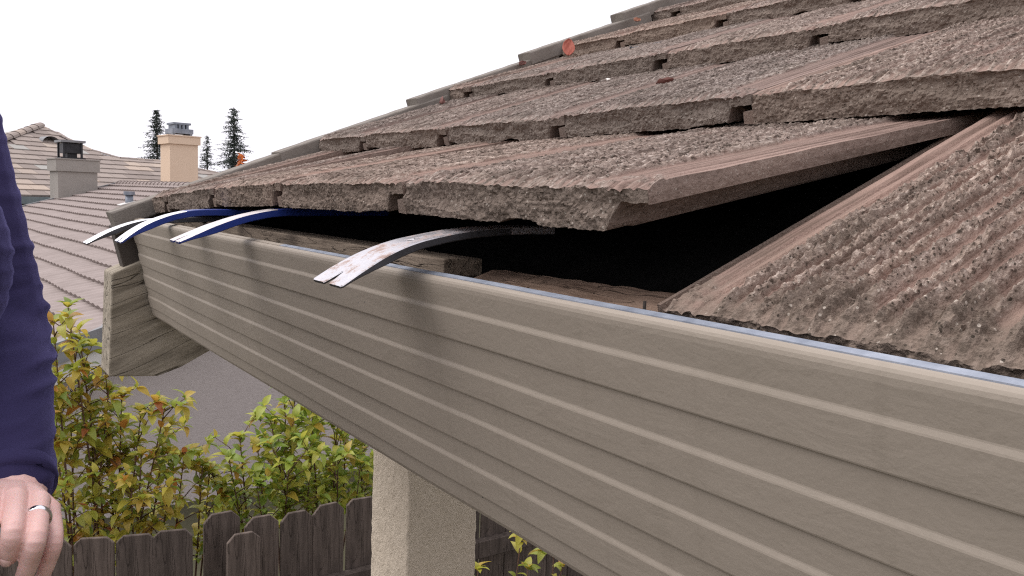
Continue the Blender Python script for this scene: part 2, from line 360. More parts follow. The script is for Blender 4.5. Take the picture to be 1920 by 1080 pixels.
roof = empty('tiled_roof', (0.4, -0.6, GROUND), 'brown concrete tile roof with its lowest row of tiles pried up above the gutter', 'roof')
def tile_mat(left, right_dz, pitch, da=WT):
    a = Vector((0, -da, right_dz)).normalized(); s = Vector((math.cos(pitch), 0, math.sin(pitch)))
    s = (s - a * a.dot(s)).normalized(); n = a.cross(s)
    mm = Matrix((a, s, n)).transposed().to_4x4(); mm.translation = Vector(left); return mm
variants = [tile_mesh('roof_tile_%d' % i, 40 + 7 * i, 0.0016, 0.0028, amp=0.72) for i in range(4)]
near_eave = tile_mesh('roof_tile_near', 91, 0.0010, 0.0011, amp=1.35, dark=1.0, lip=0.0150, fd=0.055, sp=(0.0105, 0.0160), rw=(0.0028, 0.0041), cf=1.4)
near_lift = tile_mesh('roof_tile_lifted', 133, 0.0011, 0.0016, amp=0.85)
near_lift2 = tile_mesh('roof_tile_lifted_b', 171, 0.0013, 0.0020, amp=0.8)
near_c2 = tile_mesh('roof_tile_second_row', 203, 0.0013, 0.0020, amp=0.8)
cut1 = tile_mesh('roof_tile_cut_a', 301, 0.0016, 0.0028, a0=0.185)
cut2 = tile_mesh('roof_tile_cut_b', 302, 0.0016, 0.0028, a0=0.075)
# lowest row: four lifted tiles and a cut one by the rake; the two nearest ones still lie down
def lifted(y, zb0, zb1, me, w=WT):
    zt = (zb0 + zb1) / 2 + TH * 0.97; p = math.atan((0.1425 - zt) / 0.330)
    link('roof_tile', me, roof, tile_mat((0.038, y, zb0), zb1 - zb0, p, w) @ Matrix.Diagonal((w / WT, 1, 1, 1)))
lifted(-0.155 + WT, 0.005, 0.021, cut1)
lifted(-0.155, 0.021, 0.0375, variants[0], 0.295); lifted(-0.450, 0.0375, 0.047, variants[1], 0.285)
lifted(-0.735, 0.045, 0.0470, near_lift2, 0.320); lifted(-1.055, 0.0478, 0.0462, near_lift, 0.314)
for k, (y, me) in enumerate(((-1.392, near_eave), (-1.696, variants[2]), (-1.999, variants[3]), (-2.302, variants[0]), (-2.605, variants[1]), (-2.908, variants[2]))):
    link('roof_tile', me, roof, tile_mat((0.040, y, -0.0215), 0.0, R(21.6)))
for c in range(2, 10):
    xf = 0.37 + 0.32 * (c - 2); zb = 0.1475 + 0.138 * (c - 2); off = -0.262 if c % 2 == 0 else -0.115
    link('roof_tile', cut2 if c % 2 == 0 else cut1, roof, tile_mat((xf, off + WT, zb), 0, R(18.4)))
    for k in range(10):
        me = variants[(k * 3 + c * 2 + k // 2) % 4]
        if c == 2 and k in (2, 3): me = near_c2 if k == 3 else near_lift2
        link('roof_tile', me, roof, tile_mat((xf + rnd.uniform(-.004, .004), off - WT * k + rnd.uniform(-.0015, .0015), zb + rnd.uniform(-.0005, .002)), rnd.uniform(-.0025, .0025), R(18.4 + rnd.uniform(-.4, .3))))
# deck, felt, battens
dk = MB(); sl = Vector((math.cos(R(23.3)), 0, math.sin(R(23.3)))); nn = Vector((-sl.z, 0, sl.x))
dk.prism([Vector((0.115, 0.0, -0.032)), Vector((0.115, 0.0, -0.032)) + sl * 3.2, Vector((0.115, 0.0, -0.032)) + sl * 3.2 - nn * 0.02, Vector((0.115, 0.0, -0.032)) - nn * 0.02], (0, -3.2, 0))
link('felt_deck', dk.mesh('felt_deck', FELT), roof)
fb = MB().prism([Vector((0.100, -0.002, -0.03)), Vector((0.114, -0.002, -0.025)), Vector((0.150, -0.002, -0.20)), Vector((0.135, -0.002, -0.205))], (0, -3.2, 0))
link('fascia_board', fb.mesh('fascia_board', DARKWOOD), roof)
bt = MB().bx(0.056, 0.099, -0.985, -0.09, -0.0060, 0.0110); bevel(link('batten', bt.mesh('batten', BATTEN), roof), 0.0015)
bt = MB().bx(0.056, 0.097, -1.092, -0.988, -0.0065, 0.0100); bevel(link('batten', bt.mesh('batten', BATTEN), roof), 0.0015)
# barge board, barge rafter
sl2 = Vector((math.cos(R(23.6)), 0, math.sin(R(23.6)))); p0 = Vector((-0.028, 0.030, -0.014)); lean = Vector((0.0235, 0, -0.0972)).normalized()
bb = MB().prism([p0, p0 + lean * 0.125, p0 + lean * 0.125 + sl2 * 2.4, p0 + sl2 * 2.4][::-1], (0, 0.038, 0))
bevel(link('barge_board', bb.mesh('barge_board', DARKWOOD), roof), 0.002)
rf = [(-0.032, -0.104), (-0.040, -0.305), (0.050, -0.312), (0.093, -0.298), (0.155, -0.266)]
top0 = Vector((-0.032, 0, -0.104)); tail = [Vector((x, 0.012, z)) for x, z in rf] + [Vector((0.155, 0.012, -0.266)) + sl2 * 1.9, Vector((-0.032, 0.012, -0.104)) + sl2 * 2.0]
rb = MB().prism(tail, (0, 0.088, 0))
bevel(link('barge_rafter', rb.mesh('barge_rafter', RAFTER), roof), 0.003)
# rake trim tiles
tips = [(-0.039, 0.011), (0.281, 0.1435), (0.598, 0.285), (0.908, 0.427), (1.210, 0.570), (1.515, 0.712), (1.82, 0.853), (2.12, 0.995)]
def rake_mesh():
    b = MB(); prof = [(-0.024, 0.0), (-0.022, 0.003), (0.026, 0.003), (0.028, -0.002), (0.028, -0.044), (0.012, -0.044), (0.010, -0.034), (-0.022, -0.030), (-0.024, -0.027)]
    rings = []
    for i in range(22):
        s = 0.43 * i / 21; j = 0.003 * math.sin(i * 2.1) * 0
        rings.append([Vector((s, y, z + 0.0012 * (rnd.random() - .5) * (1 if z > -0.01 else 0))) for y, z in prof])
    b.loft(rings); return b.mesh('rake_tile', RAKE)
rkm = rake_mesh()
for i, (x, z) in enumerate(tips):
    p = R(21.8 + rnd.uniform(-.4, .4)); s = Vector((math.cos(p), 0, math.sin(p)))
    mm = Matrix((s, Vector((0, 1, 0)), s.cross(Vector((0, 1, 0))))).transposed().to_4x4(); mm.translation = Vector((x, rnd.uniform(-.002, .002), z))
    bevel(link('rake_tile', rkm, roof, mm), 0.004)

# broken board lying under the open row
sp = MB(); rows = []
for i in range(26):
    y = -1.115 - 0.255 * i / 25; t = i / 25
    e0 = 0.004 * rnd.uniform(-1, 1) * (3 if i < 2 or i > 23 else 0.4); up_ = 0.006 * t
    x0 = 0.060 + e0; x1 = 0.099 + e0 - (0.012 * rnd.random() if i > 22 else 0) 
    if i == 0: x0 += 0.016
    if i == 25: x1 -= 0.02
    zt = -0.0060 + 0.0006 * rnd.uniform(-1, 1) + up_ * 0.5
    rows.append([Vector((x0, y, zt - 0.012)), Vector((x1, y, zt - 0.004)), Vector((x1, y, zt + 0.008)), Vector((x0, y, zt))])
sp.loft(rows); sp_o = link('broken_board', sp.mesh('broken_board', SPLIT)); tag(sp_o, 'split brown length of old wood lying inside the gutter below the gap', 'board')
nl = MB().tube([(0.050, -1.352, -0.022), (0.0505, -1.352, 0.004)], 0.0012, 6)
tag(link('nail', nl.mesh('nail', DARKWOOD)), 'bent bare nail standing at the right end of the broken board', 'nail')

# ================================================================ GUTTER
gut = empty('rain_gutter', (0.05, -1.1, GROUND + 2.8), 'long tan painted metal gutter with ribbed face along the eave', 'gutter')
tl = R(11.7); down = Vector((math.sin(tl), 0, -math.cos(tl))); outw = Vector((-math.cos(tl), 0, -math.sin(tl)))
Lm = (0.0214, 0.0665, 0.1077, 0.1505); Dm = (0.0450, 0.0880, 0.1320, 0.1730); prof = [(0.0010, -0.0075), (-0.0012, -0.0068), (-0.0022, -0.0052), (-0.0020, -0.0036), (-0.0010, -0.0020), (0.0004, -0.0010), (0.0024, -0.0003), (0.0055, 0.0)]
for a, d in zip(Lm, Dm):
    prof += [(a - 0.0019, 0.0), (a - 0.0011, 0.0002), (a + 0.0011, 0.0013), (a + 0.0021, 0.0016), (d - 0.0012, 0.0016), (d - 0.0003, 0.0014), (d + 0.0004, 0.0002), (d + 0.0012, 0.0)]
prof += [(0.1885, 0.0), (0.1925, -0.0012), (0.1937, -0.004)]
ys = np.concatenate([[0.0], np.linspace(-0.02, -3.2, 110)])
def wob(y, s): return 0.0012 * float(vn(y * 2.3, s * 4, 77)) + 0.0006 * float(vn(y * 9, s * 11, 78))
b = MB(); rings = []
for y in ys:
    rings.append([down * s + outw * (o + wob(y, s)) + Vector((0, y, 0)) for s, o in prof] +
                 [Vector((0.145, y, -0.196)), Vector((0.105, y, -0.03)), Vector((0.1035, y, -0.03)), Vector((0.143, y, -0.1945)), down * 0.192 - outw * 0.006 + Vector((0, y, 0)), down * 0.004 - outw * 0.0055 + Vector((0, y, 0))])
b.loft(rings, cap=False)
fm = link('face_panel', b.mesh('face_panel', PAINT, False), gut)
b = MB(); rings = []
for y in ys:
    wy = Vector((0, y, 0)) + outw * wob(y, 0)
    rings.append([wy + Vector(q) for q in ((0.0066, 0, 0.0036), (0.0122, 0, 0.0050), (0.0132, 0, -0.004), (0.0118, 0, -0.004), (0.011, 0, 0.0032), (0.0066, 0, 0.0024))])
k_ = [i for i, y in enumerate(ys) if y < -0.80][0]
b = MB().loft(rings[k_:]); link('inner_lip', b.mesh('inner_lip', GALV, False), gut)
b = MB().loft(rings[:k_ + 1]); link('painted_lip', b.mesh('painted_lip', PAINT, False), gut)
b = MB(); b.prism([down * s + outw * (o - 0.001) + Vector((0, 0.0012, 0)) for s, o in prof[4:]] + [Vector((0.143, 0.0012, -0.196)), Vector((0.105, 0.0012, -0.032))], (0, -0.0030, 0))
link('end_cap', b.mesh('end_cap', PAINT), gut)

# ================================================================ PRY BARS
def catmull(P_, n=10):
    P_ = [Vector(p) for p in P_]; Q = [P_[0] * 2 - P_[1]] + P_ + [P_[-1] * 2 - P_[-2]]; out = []
    for i in range(1, len(Q) - 2):
        for k in range(n):
            t = k / n; a, b_, c, d = Q[i-1], Q[i], Q[i+1], Q[i+2]
            out.append(0.5 * ((2*b_) + (c - a)*t + (2*a - 5*b_ + 4*c - d)*t*t + (3*b_ - a - 3*c + d)*t*t*t))
    return out + [P_[-1]]
def m_steel(name, c0, c1, rust):
    M = Mat(name, 0.34, 0.75, 0.5); v = M.coord()
    c = M.mix(M.noise(v, 60, 5), c0, c1); rs_ = M.ramp(M.noise(v, 55, 7, 0.75), [(0.50, (0, 0, 0)), (0.60, (1, 1, 1))])
    f = M.math('MULTIPLY', rs_, rust); c = M.mix(f, c, (0.29, 0.19, 0.15)); M.color(c)
    rr = M.math('ADD', 0.33, M.math('MULTIPLY', f, 0.4)); M.l(rr, M.b.inputs['Roughness'])
    M.l(M.math('SUBTRACT', 0.75, M.math('MULTIPLY', f, 0.6)), M.b.inputs['Metallic'])
    M.bump(M.noise(v, 240, 4), 0.25, 0.001); return M.m
STEEL = m_steel('worn_steel', (0.46, 0.45, 0.47), (0.70, 0.68, 0.71), 0.9)
BRIGHT = m_steel('bright_steel', (0.75, 0.75, 0.78), (0.92, 0.92, 0.94), 0.12)
PINKST = m_steel('scuffed_steel', (0.62, 0.58, 0.58), (0.85, 0.80, 0.80), 0.45)
DSTEEL = m_plain('dark_steel', (0.06, 0.06, 0.065), (0.11, 0.11, 0.12), 40, 0.5, metal=0.5)
BLUE = m_plain('blue_enamel', (0.015, 0.035, 0.19), (0.025, 0.05, 0.26), 18, 0.3, 0.1, 90, 0.001, spec=0.5)
def prybar(label, U, path, wtip, wsh, th, mtop, mside, msh, slot=0.03, hole=True, yaw=0.0, bare=0.62):
    root = empty('pry_bar', (path[-1][0], U, path[-1][1]), label, 'pry bar', 'flat pry bars wedged under the lifted tiles')
    pts = catmull([Vector((x, 0, z)) for x, z in path], 12); n = len(pts)
    L = [0]
    for i in range(1, n): L.append(L[-1] + (pts[i] - pts[i-1]).length)
    tot = L[-1]
    def wid(s): return wsh + (wtip - wsh) * (1 - float(sst(0.0, 0.11, s)))
    def ring(i, y0, y1, t0=None):
        t = (pts[min(i+1, n-1)] - pts[max(i-1, 0)]).normalized(); nz = Vector((-t.z, 0, t.x)); p = pts[i]
        tk = (th * (0.35 + 0.65 * float(sst(0, 0.05, L[i])))) if t0 is None else t0
        o = Vector((0, U + yaw * (p.x), 0)); e = 0.0008
        return [o + p + Vector((0, y0, 0)) - nz * e, o + p + Vector((0, y0 + e, 0)), o + p + Vector((0, y1 - e, 0)), o + p + Vector((0, y1, 0)) - nz * e,
                o + p + Vector((0, y1, 0)) - nz * (tk - e), o + p + Vector((0, y1 - e, 0)) - nz * tk, o + p + Vector((0, y0 + e, 0)) - nz * tk, o + p + Vector((0, y0, 0)) - nz * (tk - e)]
    ib = max(i for i in range(n) if L[i] <= bare * tot)
    def emit(b, rows):
        k0 = len(b.f); b.loft(rows)
        for q in range(k0, len(b.f)):
            f = b.f[q]; nv = (b.v[f[1]] - b.v[f[0]]).cross(b.v[f[2]] - b.v[f[0]])
            j = (q - k0) % 8
            if len(f) == 4 and j in (0, 1, 2): b.mi[q] = 0
            else: b.mi[q] = 1
    claw = MB()
    i_sl = max(i for i in range(n) if L[i] <= slot); hs0, hs1 = 0.075, 0.098
    # two prongs either side of the nail slot
    for sgn in (-1, 1):
        rows = []
        for i in range(0, i_sl + 1):
            w_ = wid(L[i]) / 2; gap = 0.0045 * (1 - (L[i] / slot)) ** 0.7 + 0.0004; cut = 0.002 if i == 0 else 0
            rows.append(ring(i, gap + cut * .3, w_ - cut) if sgn > 0 else ring(i, -w_ + cut, -gap - cut * .3))
        emit(claw, rows)
    ih0 = [i for i in range(n) if L[i] >= hs0][0] if hole else None; ih1 = [i for i in range(n) if L[i] >= hs1][0] if hole else None
    def solid(i0, i1, target):
        rows = [ring(i, -wid(L[i]) / 2, wid(L[i]) / 2) for i in range(i0, i1 + 1)]; emit(target, rows)
    if hole and ih0 > i_sl and ih1 < ib:
        solid(i_sl, ih0, claw)
        for sgn in (-1, 1):
            rows = []
            for i in range(ih0, ih1 + 1):
                w_ = wid(L[i]) / 2; q = (i - ih0) / max(1, ih1 - ih0); gp = 0.0001 + 0.0048 * (1 - q) * math.sin(math.pi * min(1, q * 2.2 + .12)) if q < 0.5 else 0.0001 + 0.0035 * (1 - q)
                rows.append(ring(i, gp, w_) if sgn > 0 else ring(i, -w_, -gp))
            emit(claw, rows)
        solid(ih1, ib, claw)
    else: solid(i_sl, ib, claw)
    c = link('claw', claw.mesh('claw', [mtop, mside]), root)
    sh = MB(); solid(ib, n - 1, sh); link('shaft', sh.mesh('shaft', [msh, msh]), root)
    return root
prybar('slim grey pry bar, farthest left of the four, nearest the roof corner', -0.31, [(-0.123, -0.025), (-0.090, -0.006), (-0.053, 0.0085), (-0.015, 0.0145), (0.08, 0.019), (0.15, 0.021)], 0.040, 0.024, 0.008, BRIGHT, DSTEEL, DSTEEL, hole=False, bare=0.55)
prybar('blue pry bar with bright top, second from the roof corner', -0.50, [(-0.109, -0.011), (-0.090, 0.004), (-0.068, 0.017), (-0.035, 0.029), (0.003, 0.035), (0.08, 0.036), (0.16, 0.037)], 0.044, 0.026, 0.009, BRIGHT, BLUE, BLUE, hole=False, bare=0.36)
prybar('blue pry bar with scuffed pinkish claw, third from the roof corner', -0.70, [(-0.082, 0.002), (-0.060, 0.012), (-0.037, 0.022), (0.0, 0.0345), (0.042, 0.0425), (0.10, 0.0445), (0.19, 0.046)], 0.046, 0.028, 0.009, PINKST, BLUE, BLUE, hole=False, bare=0.46)
prybar('broad rust-stained bare steel pry bar with slotted claw, nearest of the four', -1.13, [(-0.070, -0.004), (-0.052, 0.007), (-0.031, 0.018), (-0.010, 0.026), (0.012, 0.0315), (0.05, 0.038), (0.096, 0.0415), (0.135, 0.042)], 0.056, 0.036, 0.0065, STEEL, DSTEEL, STEEL, slot=0.017, bare=0.8)

# ================================================================ POST, FENCE
px0, px1, py0, py1 = 0.500, 0.674, -0.217, -0.040
b = MB(); NZ = 300; rings = []
for i in range(NZ + 1):
    z = GROUND + (0.02 - GROUND) * i / NZ; r = []
    per = []
    nn_ = 40
    for k in range(nn_): per.append((px0 + (px1-px0)*k/nn_, py0))
    for k in range(nn_): per.append((px1, py0 + (py1-py0)*k/nn_))
    for k in range(nn_): per.append((px1 - (px1-px0)*k/nn_, py1))
    for k in range(nn_): per.append((px0, py1 - (py1-py0)*k/nn_))
    for k, (x, y) in enumerate(per):
        d = 0.0012 * float(vn(k * 0.30, z * 55, 5)) + 0.0016 * abs(float(vn(k * .8, z * 150, 6))); cx, cy = (px0+px1)/2, (py0+py1)/2
        corner = 0.003 if k % nn_ == 0 else 0
        dx, dy = x - cx, y - cy; l_ = math.hypot(dx, dy); q = 1 + (d - corner) / l_
        r.append(Vector((cx + dx*q, cy + dy*q, z)))
    rings.append(r)
b.loft(rings); tag(link('stucco_post', b.mesh('stucco_post', STUCCO, True)), 'square tan stucco post standing under the eave', 'post')

def board_mesh(h, w=0.136, seed=0):
    q = random.Random(seed); e = 0.030 + q.uniform(-.006, .006)
    pts = [(-w/2, 0), (w/2, 0), (w/2, h - e), (w/2 - e, h + q.uniform(-.003, .003)), (-w/2 + e, h), (-w/2, h - e + q.uniform(-.004, .004))]
    b = MB().prism([Vector((x, 0, z)) for x, z in pts], (0, 0.016, 0)); return b.mesh('board', FENCE)
def fence(label, p0, d, n, tops, rails, start=0, wstep=0.14, yoff=None):
    d = Vector((d[0], d[1], 0)).normalized(); nrm = Vector((-d.y, d.x, 0))
    root = empty('wood_fence', (p0[0], p0[1], GROUND), label, 'fence', 'grey board fence behind the post')
    for i in range(n):
        h = tops(i) - GROUND; me = board_mesh(h, 0.1385 + rnd.uniform(-.001, .001), i * 7 + int(p0[0] * 100))
        mm = Matrix((d, nrm, Vector((0, 0, 1)))).transposed().to_4x4()
        mm = Matrix.Translation(Vector((p0[0], p0[1], GROUND)) + d * (wstep * (i + .5)) + nrm * rnd.uniform(-.004, .004)) @ mm @ Matrix.Rotation(rnd.uniform(-.008, .008), 4, 'Y')
        bevel(link('board', me, root, mm), 0.002, 1)
    for z in rails:
        L_ = n * wstep; c = Vector((p0[0], p0[1], z)) + d * L_ / 2 - nrm * 0.026
        bevel(link('rail', MB().box(c, d * L_ / 2, nrm * 0.022, Vector((0, 0, 0.042))).mesh('rail', FENCE), root), 0.003, 1)
    return root
fence('grey dog-eared board fence running behind the stucco post', (0.700, 1.50, 0), (1, 0.0), 16, lambda i: -1.245 - 0.006 * (i % 2) - 0.0 * i + rnd.uniform(-.008, .008), (-1.60, -2.60))
fence('grey dog-eared board fence run below the amber shrub at far left', (-0.70, 1.877, 0), (0.95, -0.33), 9, lambda i: -1.262 + 0.003 * i + rnd.uniform(-.006, .006), (-1.62, -2.60))
# corner boards standing singly
bm = board_mesh(-1.222 - GROUND, 0.142, 501); o = link('fence_post_board', bm, None, Matrix.Translation((0.612, 1.545, GROUND))); bevel(o, .002, 1); tag(o, 'tall single fence board at the corner between the two fence runs', 'fence board')
bm = board_mesh(-1.262 - GROUND, 0.128, 502); o = link('fence_post_board', bm, None, Matrix.Translation((0.655, 1.40, GROUND))); bevel(o, .002, 1); tag(o, 'short single fence board in front of the tall corner board', 'fence board')

# ================================================================ SHRUBS
def leaf_mesh(name, mat, L=0.085, W=0.036, curl=0.018):
    b = MB(); n = 6
    for i in range(n + 1):
        t = i / n; w = W / 2 * math.sin(math.pi * min(1, t ** 0.8)) ** 0.85 * (1 if 0 < i < n else 0.05); z = -curl * (t ** 2) * 1.4 + 0.006 * math.sin(t * 3)
        b.v += [Vector((L * t, -w, z + w * 0.35)), Vector((L * t, 0, z)), Vector((L * t, w, z + w * 0.35))]
    for i in range(n):
        for j in (0, 1): a = i * 3 + j; b.f.append((a, a + 3, a + 4, a + 1)); b.mi.append(0)
    return b.mesh(name, mat, True)
def leaf_axes(d, tw):
    d = d.normalized(); s = d.cross(Vector((0, 0, 1)))
    if s.length < 1e-3: s = Vector((1, 0, 0))
    s.normalize(); n = s.cross(d); y = -(s * math.cos(tw) + n * math.sin(tw)); z = d.cross(y)
    return Matrix((d, y, z)).transposed()
def shrub(label, base, stems, mat, seed, sz=0.86, dens=0.0180):
    q = random.Random(seed); root = empty('leafy_shrub', base, label, 'shrub')
    meshes = [leaf_mesh('leaf', mat, 0.080*sz*k, 0.043*sz*k, c) for k, c in ((0.8, 0.012), (1, 0.02), (1.15, 0.03), (0.95, 0.004))]
    st = MB(); leaves = []
    for (tx, ty, tz, leafy) in stems:
        b0 = Vector(base) + Vector((q.uniform(-.15, .15) + (tx - base[0]) * 0.35, q.uniform(-.1, .1), 0)); tip = Vector((tx, ty, tz))
        mid = b0.lerp(tip, 0.55) + Vector((q.uniform(-.08, .08), q.uniform(-.08, .08), 0)); pts = catmull([b0, mid, tip], 10)
        st.tube(pts, [0.007 * (1 - i / len(pts)) + 0.0022 for i in range(len(pts))], 5)
        s = 0; ang = q.uniform(0, 6.28)
        def whorl(p, t, k, scale):
            nonlocal ang
            for _ in range(k):
                ang += 2.4 + q.uniform(-.3, .3); u = t.orthogonal().normalized(); w_ = t.cross(u)
                el_ = q.uniform(0.15, 0.95); d = (u * math.cos(ang) + w_ * math.sin(ang)) * math.cos(el_) + t * math.sin(el_)
                leaves.append((p, leaf_axes(d, q.uniform(-.5, .5)), scale * q.uniform(.65, 1.15), q.randrange(4)))
        total = sum((pts[i+1] - pts[i]).length for i in range(len(pts) - 1)); acc = 0; nxt = total - leafy
        for i in range(len(pts) - 1):
            seg = pts[i+1] - pts[i]; l_ = seg.length
            while nxt < acc + l_:
                p = pts[i] + seg * ((nxt - acc) / l_); whorl(p, seg.normalized(), 1, 1.0); nxt += dens * q.uniform(.6, 1.4)
                if q.random() < 0.26:                     # side twig
                    dr = Vector((q.uniform(-1, 1), q.uniform(-1, .6), q.uniform(.3, 1))).normalized(); e = p + dr * q.uniform(.08, .20)
                    st.tube([p, p.lerp(e, .5) + Vector((0, 0, .01)), e], [.003, .0022, .0015], 4)
                    whorl(p.lerp(e, .6), dr, 2, .9); whorl(e, dr, 5, 0.95)
            acc += l_
        whorl(tip, Vector((0, 0, 1)), 7, 1.0)
    link('stem', st.mesh('stem', STEM, True), root)
    cp = Vector(CAM); leaves.sort(key=lambda a: (a[0] - cp).length - 3.0 * a[0].z * 0.2)
    rest = MB()
    for i, (p, A, s, k) in enumerate(leaves):
        mm = Matrix.Translation(p) @ A.to_4x4() @ Matrix.Scale(s, 4)
        if i < 300: link('leaf', meshes[k], root, mm)
        else:
            n = len(rest.v); rest.v += [mm @ v.co for v in meshes[k].vertices]
            for f in meshes[k].polygons: rest.f.append(tuple(n + j for j in f.vertices)); rest.mi.append(0)
    if rest.v:
        o = link('foliage', rest.mesh('foliage', mat, True), root); o['kind'] = 'stuff'
        nv = len(meshes[0].vertices); at = o.data.attributes.new('tone', 'FLOAT', 'POINT')
        at.data.foreach_set('value', np.repeat(np.random.RandomState(seed).rand(len(rest.v) // nv), nv).astype(np.float32))
    return root
q = random.Random(3)
st = [(0.150, 2.15, -0.45, 0.55), (0.10, 2.2, -0.52, 0.5), (0.05, 2.25, -0.62, .6), (0.20, 2.2, -0.60, .5), (0.30, 2.15, -0.82, .5), (0.36, 2.2, -0.86, .6), (0.43, 2.15, -0.93, .6), (0.52, 2.1, -0.90, .55), 
      (0.24, 2.25, -0.93, .7), (0.16, 2.2, -1.0, .7), (0.40, 2.0, -1.08, .6), (0.55, 2.05, -1.12, .5), (0.08, 2.1, -0.9, .7), (0.30, 2.3, -1.0, .7), (0.0, 2.15, -0.75, .7), (0.35, 1.95, -1.2, .4), (0.60, 2.1, -1.13, .5), (0.68, 2.1, -1.2, .45), (0.55, 2.25, -1.06, .5), (0.74, 2.2, -1.26, .45)]
shrub('tall amber and yellow leaved shrub behind the left fence run', (0.32, 2.2, GROUND), st, LEAF_O, 11)
st = [(0.80, 2.1, -1.18, .4), (0.88, 2.2, -1.12, .45), (0.95, 2.15, -1.16, .45), (1.03, 2.2, -1.05, .5), (1.10, 2.2, -0.98, .55), (1.17, 2.25, -0.97, .6), (1.24, 2.2, -1.02, .55), (1.31, 2.3, -1.06, .55), (1.38, 2.2, -1.12, .5), (1.45, 2.25, -1.15, .5), (1.52, 2.2, -1.2, .5), (1.60, 2.3, -1.2, .5),
      (1.05, 2.0, -1.22, .4), (1.18, 2.05, -1.2, .4), (1.30, 2.0, -1.22, .4), (1.42, 2.0, -1.28, .4), (0.9, 2.0, -1.3, .4), (1.12, 2.4, -1.12, .5), (1.35, 2.4, -1.15, .5), (1.5, 2.4, -1.12, .5), (0.75, 2.2, -1.26, .4), (1.7, 2.3, -1.2, .5)]
shrub('dense yellow-green shrub rising behind the fence beside the stucco post', (1.2, 2.2, GROUND), st, LEAF_G, 12)
st = [(1.66, 0.95, -1.34, .28), (1.84, 0.95, -1.43, .3), (1.45, 0.95, -1.42, .2), (1.74, 1.0, -1.50, .25), (1.92, 0.98, -1.52, .25)]
shrub('small amber shrub in front of the fence just under the gutter', (1.7, 1.0, GROUND), st, LEAF_O, 13, 0.85, 0.05)

# ================================================================ NEIGHBOUR HOUSE, near part
gN = Vector((-0.0782, 0.9969, 0)); wN = Vector((0.9969, 0.0782, 0)); zN = Vector((0, 0, 1))
def NP(g_, w_, z_): return CAM + gN * g_ + wN * w_ + zN * z_
nh = empty('neighbour_house', NP(14, 4, 0) + Vector((0, 0, GROUND - NP(14, 4, 0).z)), 'neighbouring grey stucco house with long ribbed tile roof below the trees', 'house')
tp = math.tan(R(17))
def zr(w_): return -0.699 + tp * (w_ - 3.672)
g0, g1, wr = 7.9, 24.6, 6.25
for i in range(-8, 9):                                       # courses of ribbed tile; i counts down the slope from the ridge side
    wb = 3.672 - 0.326 * (i + 0)
    if wb > wr - 0.05 or wb < 0.3: continue
    wt = min(wb + 0.36, wr); b = MB(); lo = []; hi = []; und = []
    step = 0.05; ng = int((g1 - g0) / step)
    for k in range(ng + 1):
        g_ = g0 + step * k; ph = (k % 4); rz = (0.0, 0.013, 0.013, 0.0)[ph]; wv = 0.012 * math.sin(g_ * 1.3 + i) + 0.007 * math.sin(g_ * 3.7 + 2 * i)
        zl = zr(wb) + 0.016 + rz; zh = zr(wt) - 0.028 + rz
        lo.append(NP(g_, wb + wv, zl)); hi.append(NP(g_, wt, zh)); und.append(NP(g_, wb + wv + 0.035, zr(wb) - 0.034))
    b.loft([und, lo, hi], closed=False)
    link('tile_course', b.mesh('tile_course', NTILE), nh)
b = MB().prism([NP(g0 + .02, 0.3, zr(0.3) - 0.06), NP(g0 + .02, wr, zr(wr) - 0.06), NP(g0 + .02, wr, zr(wr) - 0.12), NP(g0 + .02, 0.3, zr(0.3) - 0.12)], gN * (g1 - g0 - .04)); link('roof_deck', b.mesh('roof_deck', DARKWOOD), nh)
b = MB().prism([NP(g0 + .02, wr, zr(wr) - 0.03), NP(g0 + .02, wr + 6, zr(wr) - 1.9), NP(g0 + .02, wr + 6, zr(wr) - 2.0), NP(g0 + .02, wr, zr(wr) - 0.1)], gN * (g1 - g0 - .04)); link('back_slope', b.mesh('back_slope', NTILE), nh)
rc = MB()
for k in range(56):
    gg = g0 + 0.3 * k; rc = MB(); rings = []
    for s, rr in ((0, 0.105), (0.31, 0.085)):
        rings.append([NP(gg + s, wr + math.cos(t) * rr * 1.2, zr(wr) - 0.04 + math.sin(t) * rr) for t in [math.pi * j / 6 for j in range(7)]])
    rc.loft(rings, closed=False); rc.f.append(tuple(range(6, -1, -1))); rc.mi.append(0)
    if k == 0 or True: link('ridge_cap', rc.mesh('ridge_cap', NTILE), nh)
# near rake: grey metal edge and white fascia, then the gable wall
def rake_strip(name, g_, t, z0, z1, mat):
    b = MB().prism([NP(g_, 0.3, zr(0.3) + z1), NP(g_, 0.3, zr(0.3) + z0), NP(g_, wr, zr(wr) + z0), NP(g_, wr, zr(wr) + z1)], gN * t); return link(name, b.mesh(name, mat), nh)
rake_strip('rake_edge', g0 - 0.03, 0.12, -0.175, 0.012, GGREY)
rake_strip('fascia', g0 + 0.005, 0.05, -0.36, -0.176, WHITEP)
rake_strip('far_rake_edge', g1 - 0.05, 0.10, -0.15, 0.03, GGREY)
b = MB().prism([NP(g0 + .30, 0.9, zr(0.9) - .13), NP(g0 + .30, 0.9, GROUND - CAM.z), NP(g0 + .30, 12, GROUND - CAM.z), NP(g0 + .30, 12, zr(wr) - 1.7), NP(g0 + .30, wr, zr(wr) - .13)], gN * 0.2)
link('gable_wall', b.mesh('gable_wall', GREYWALL), nh)
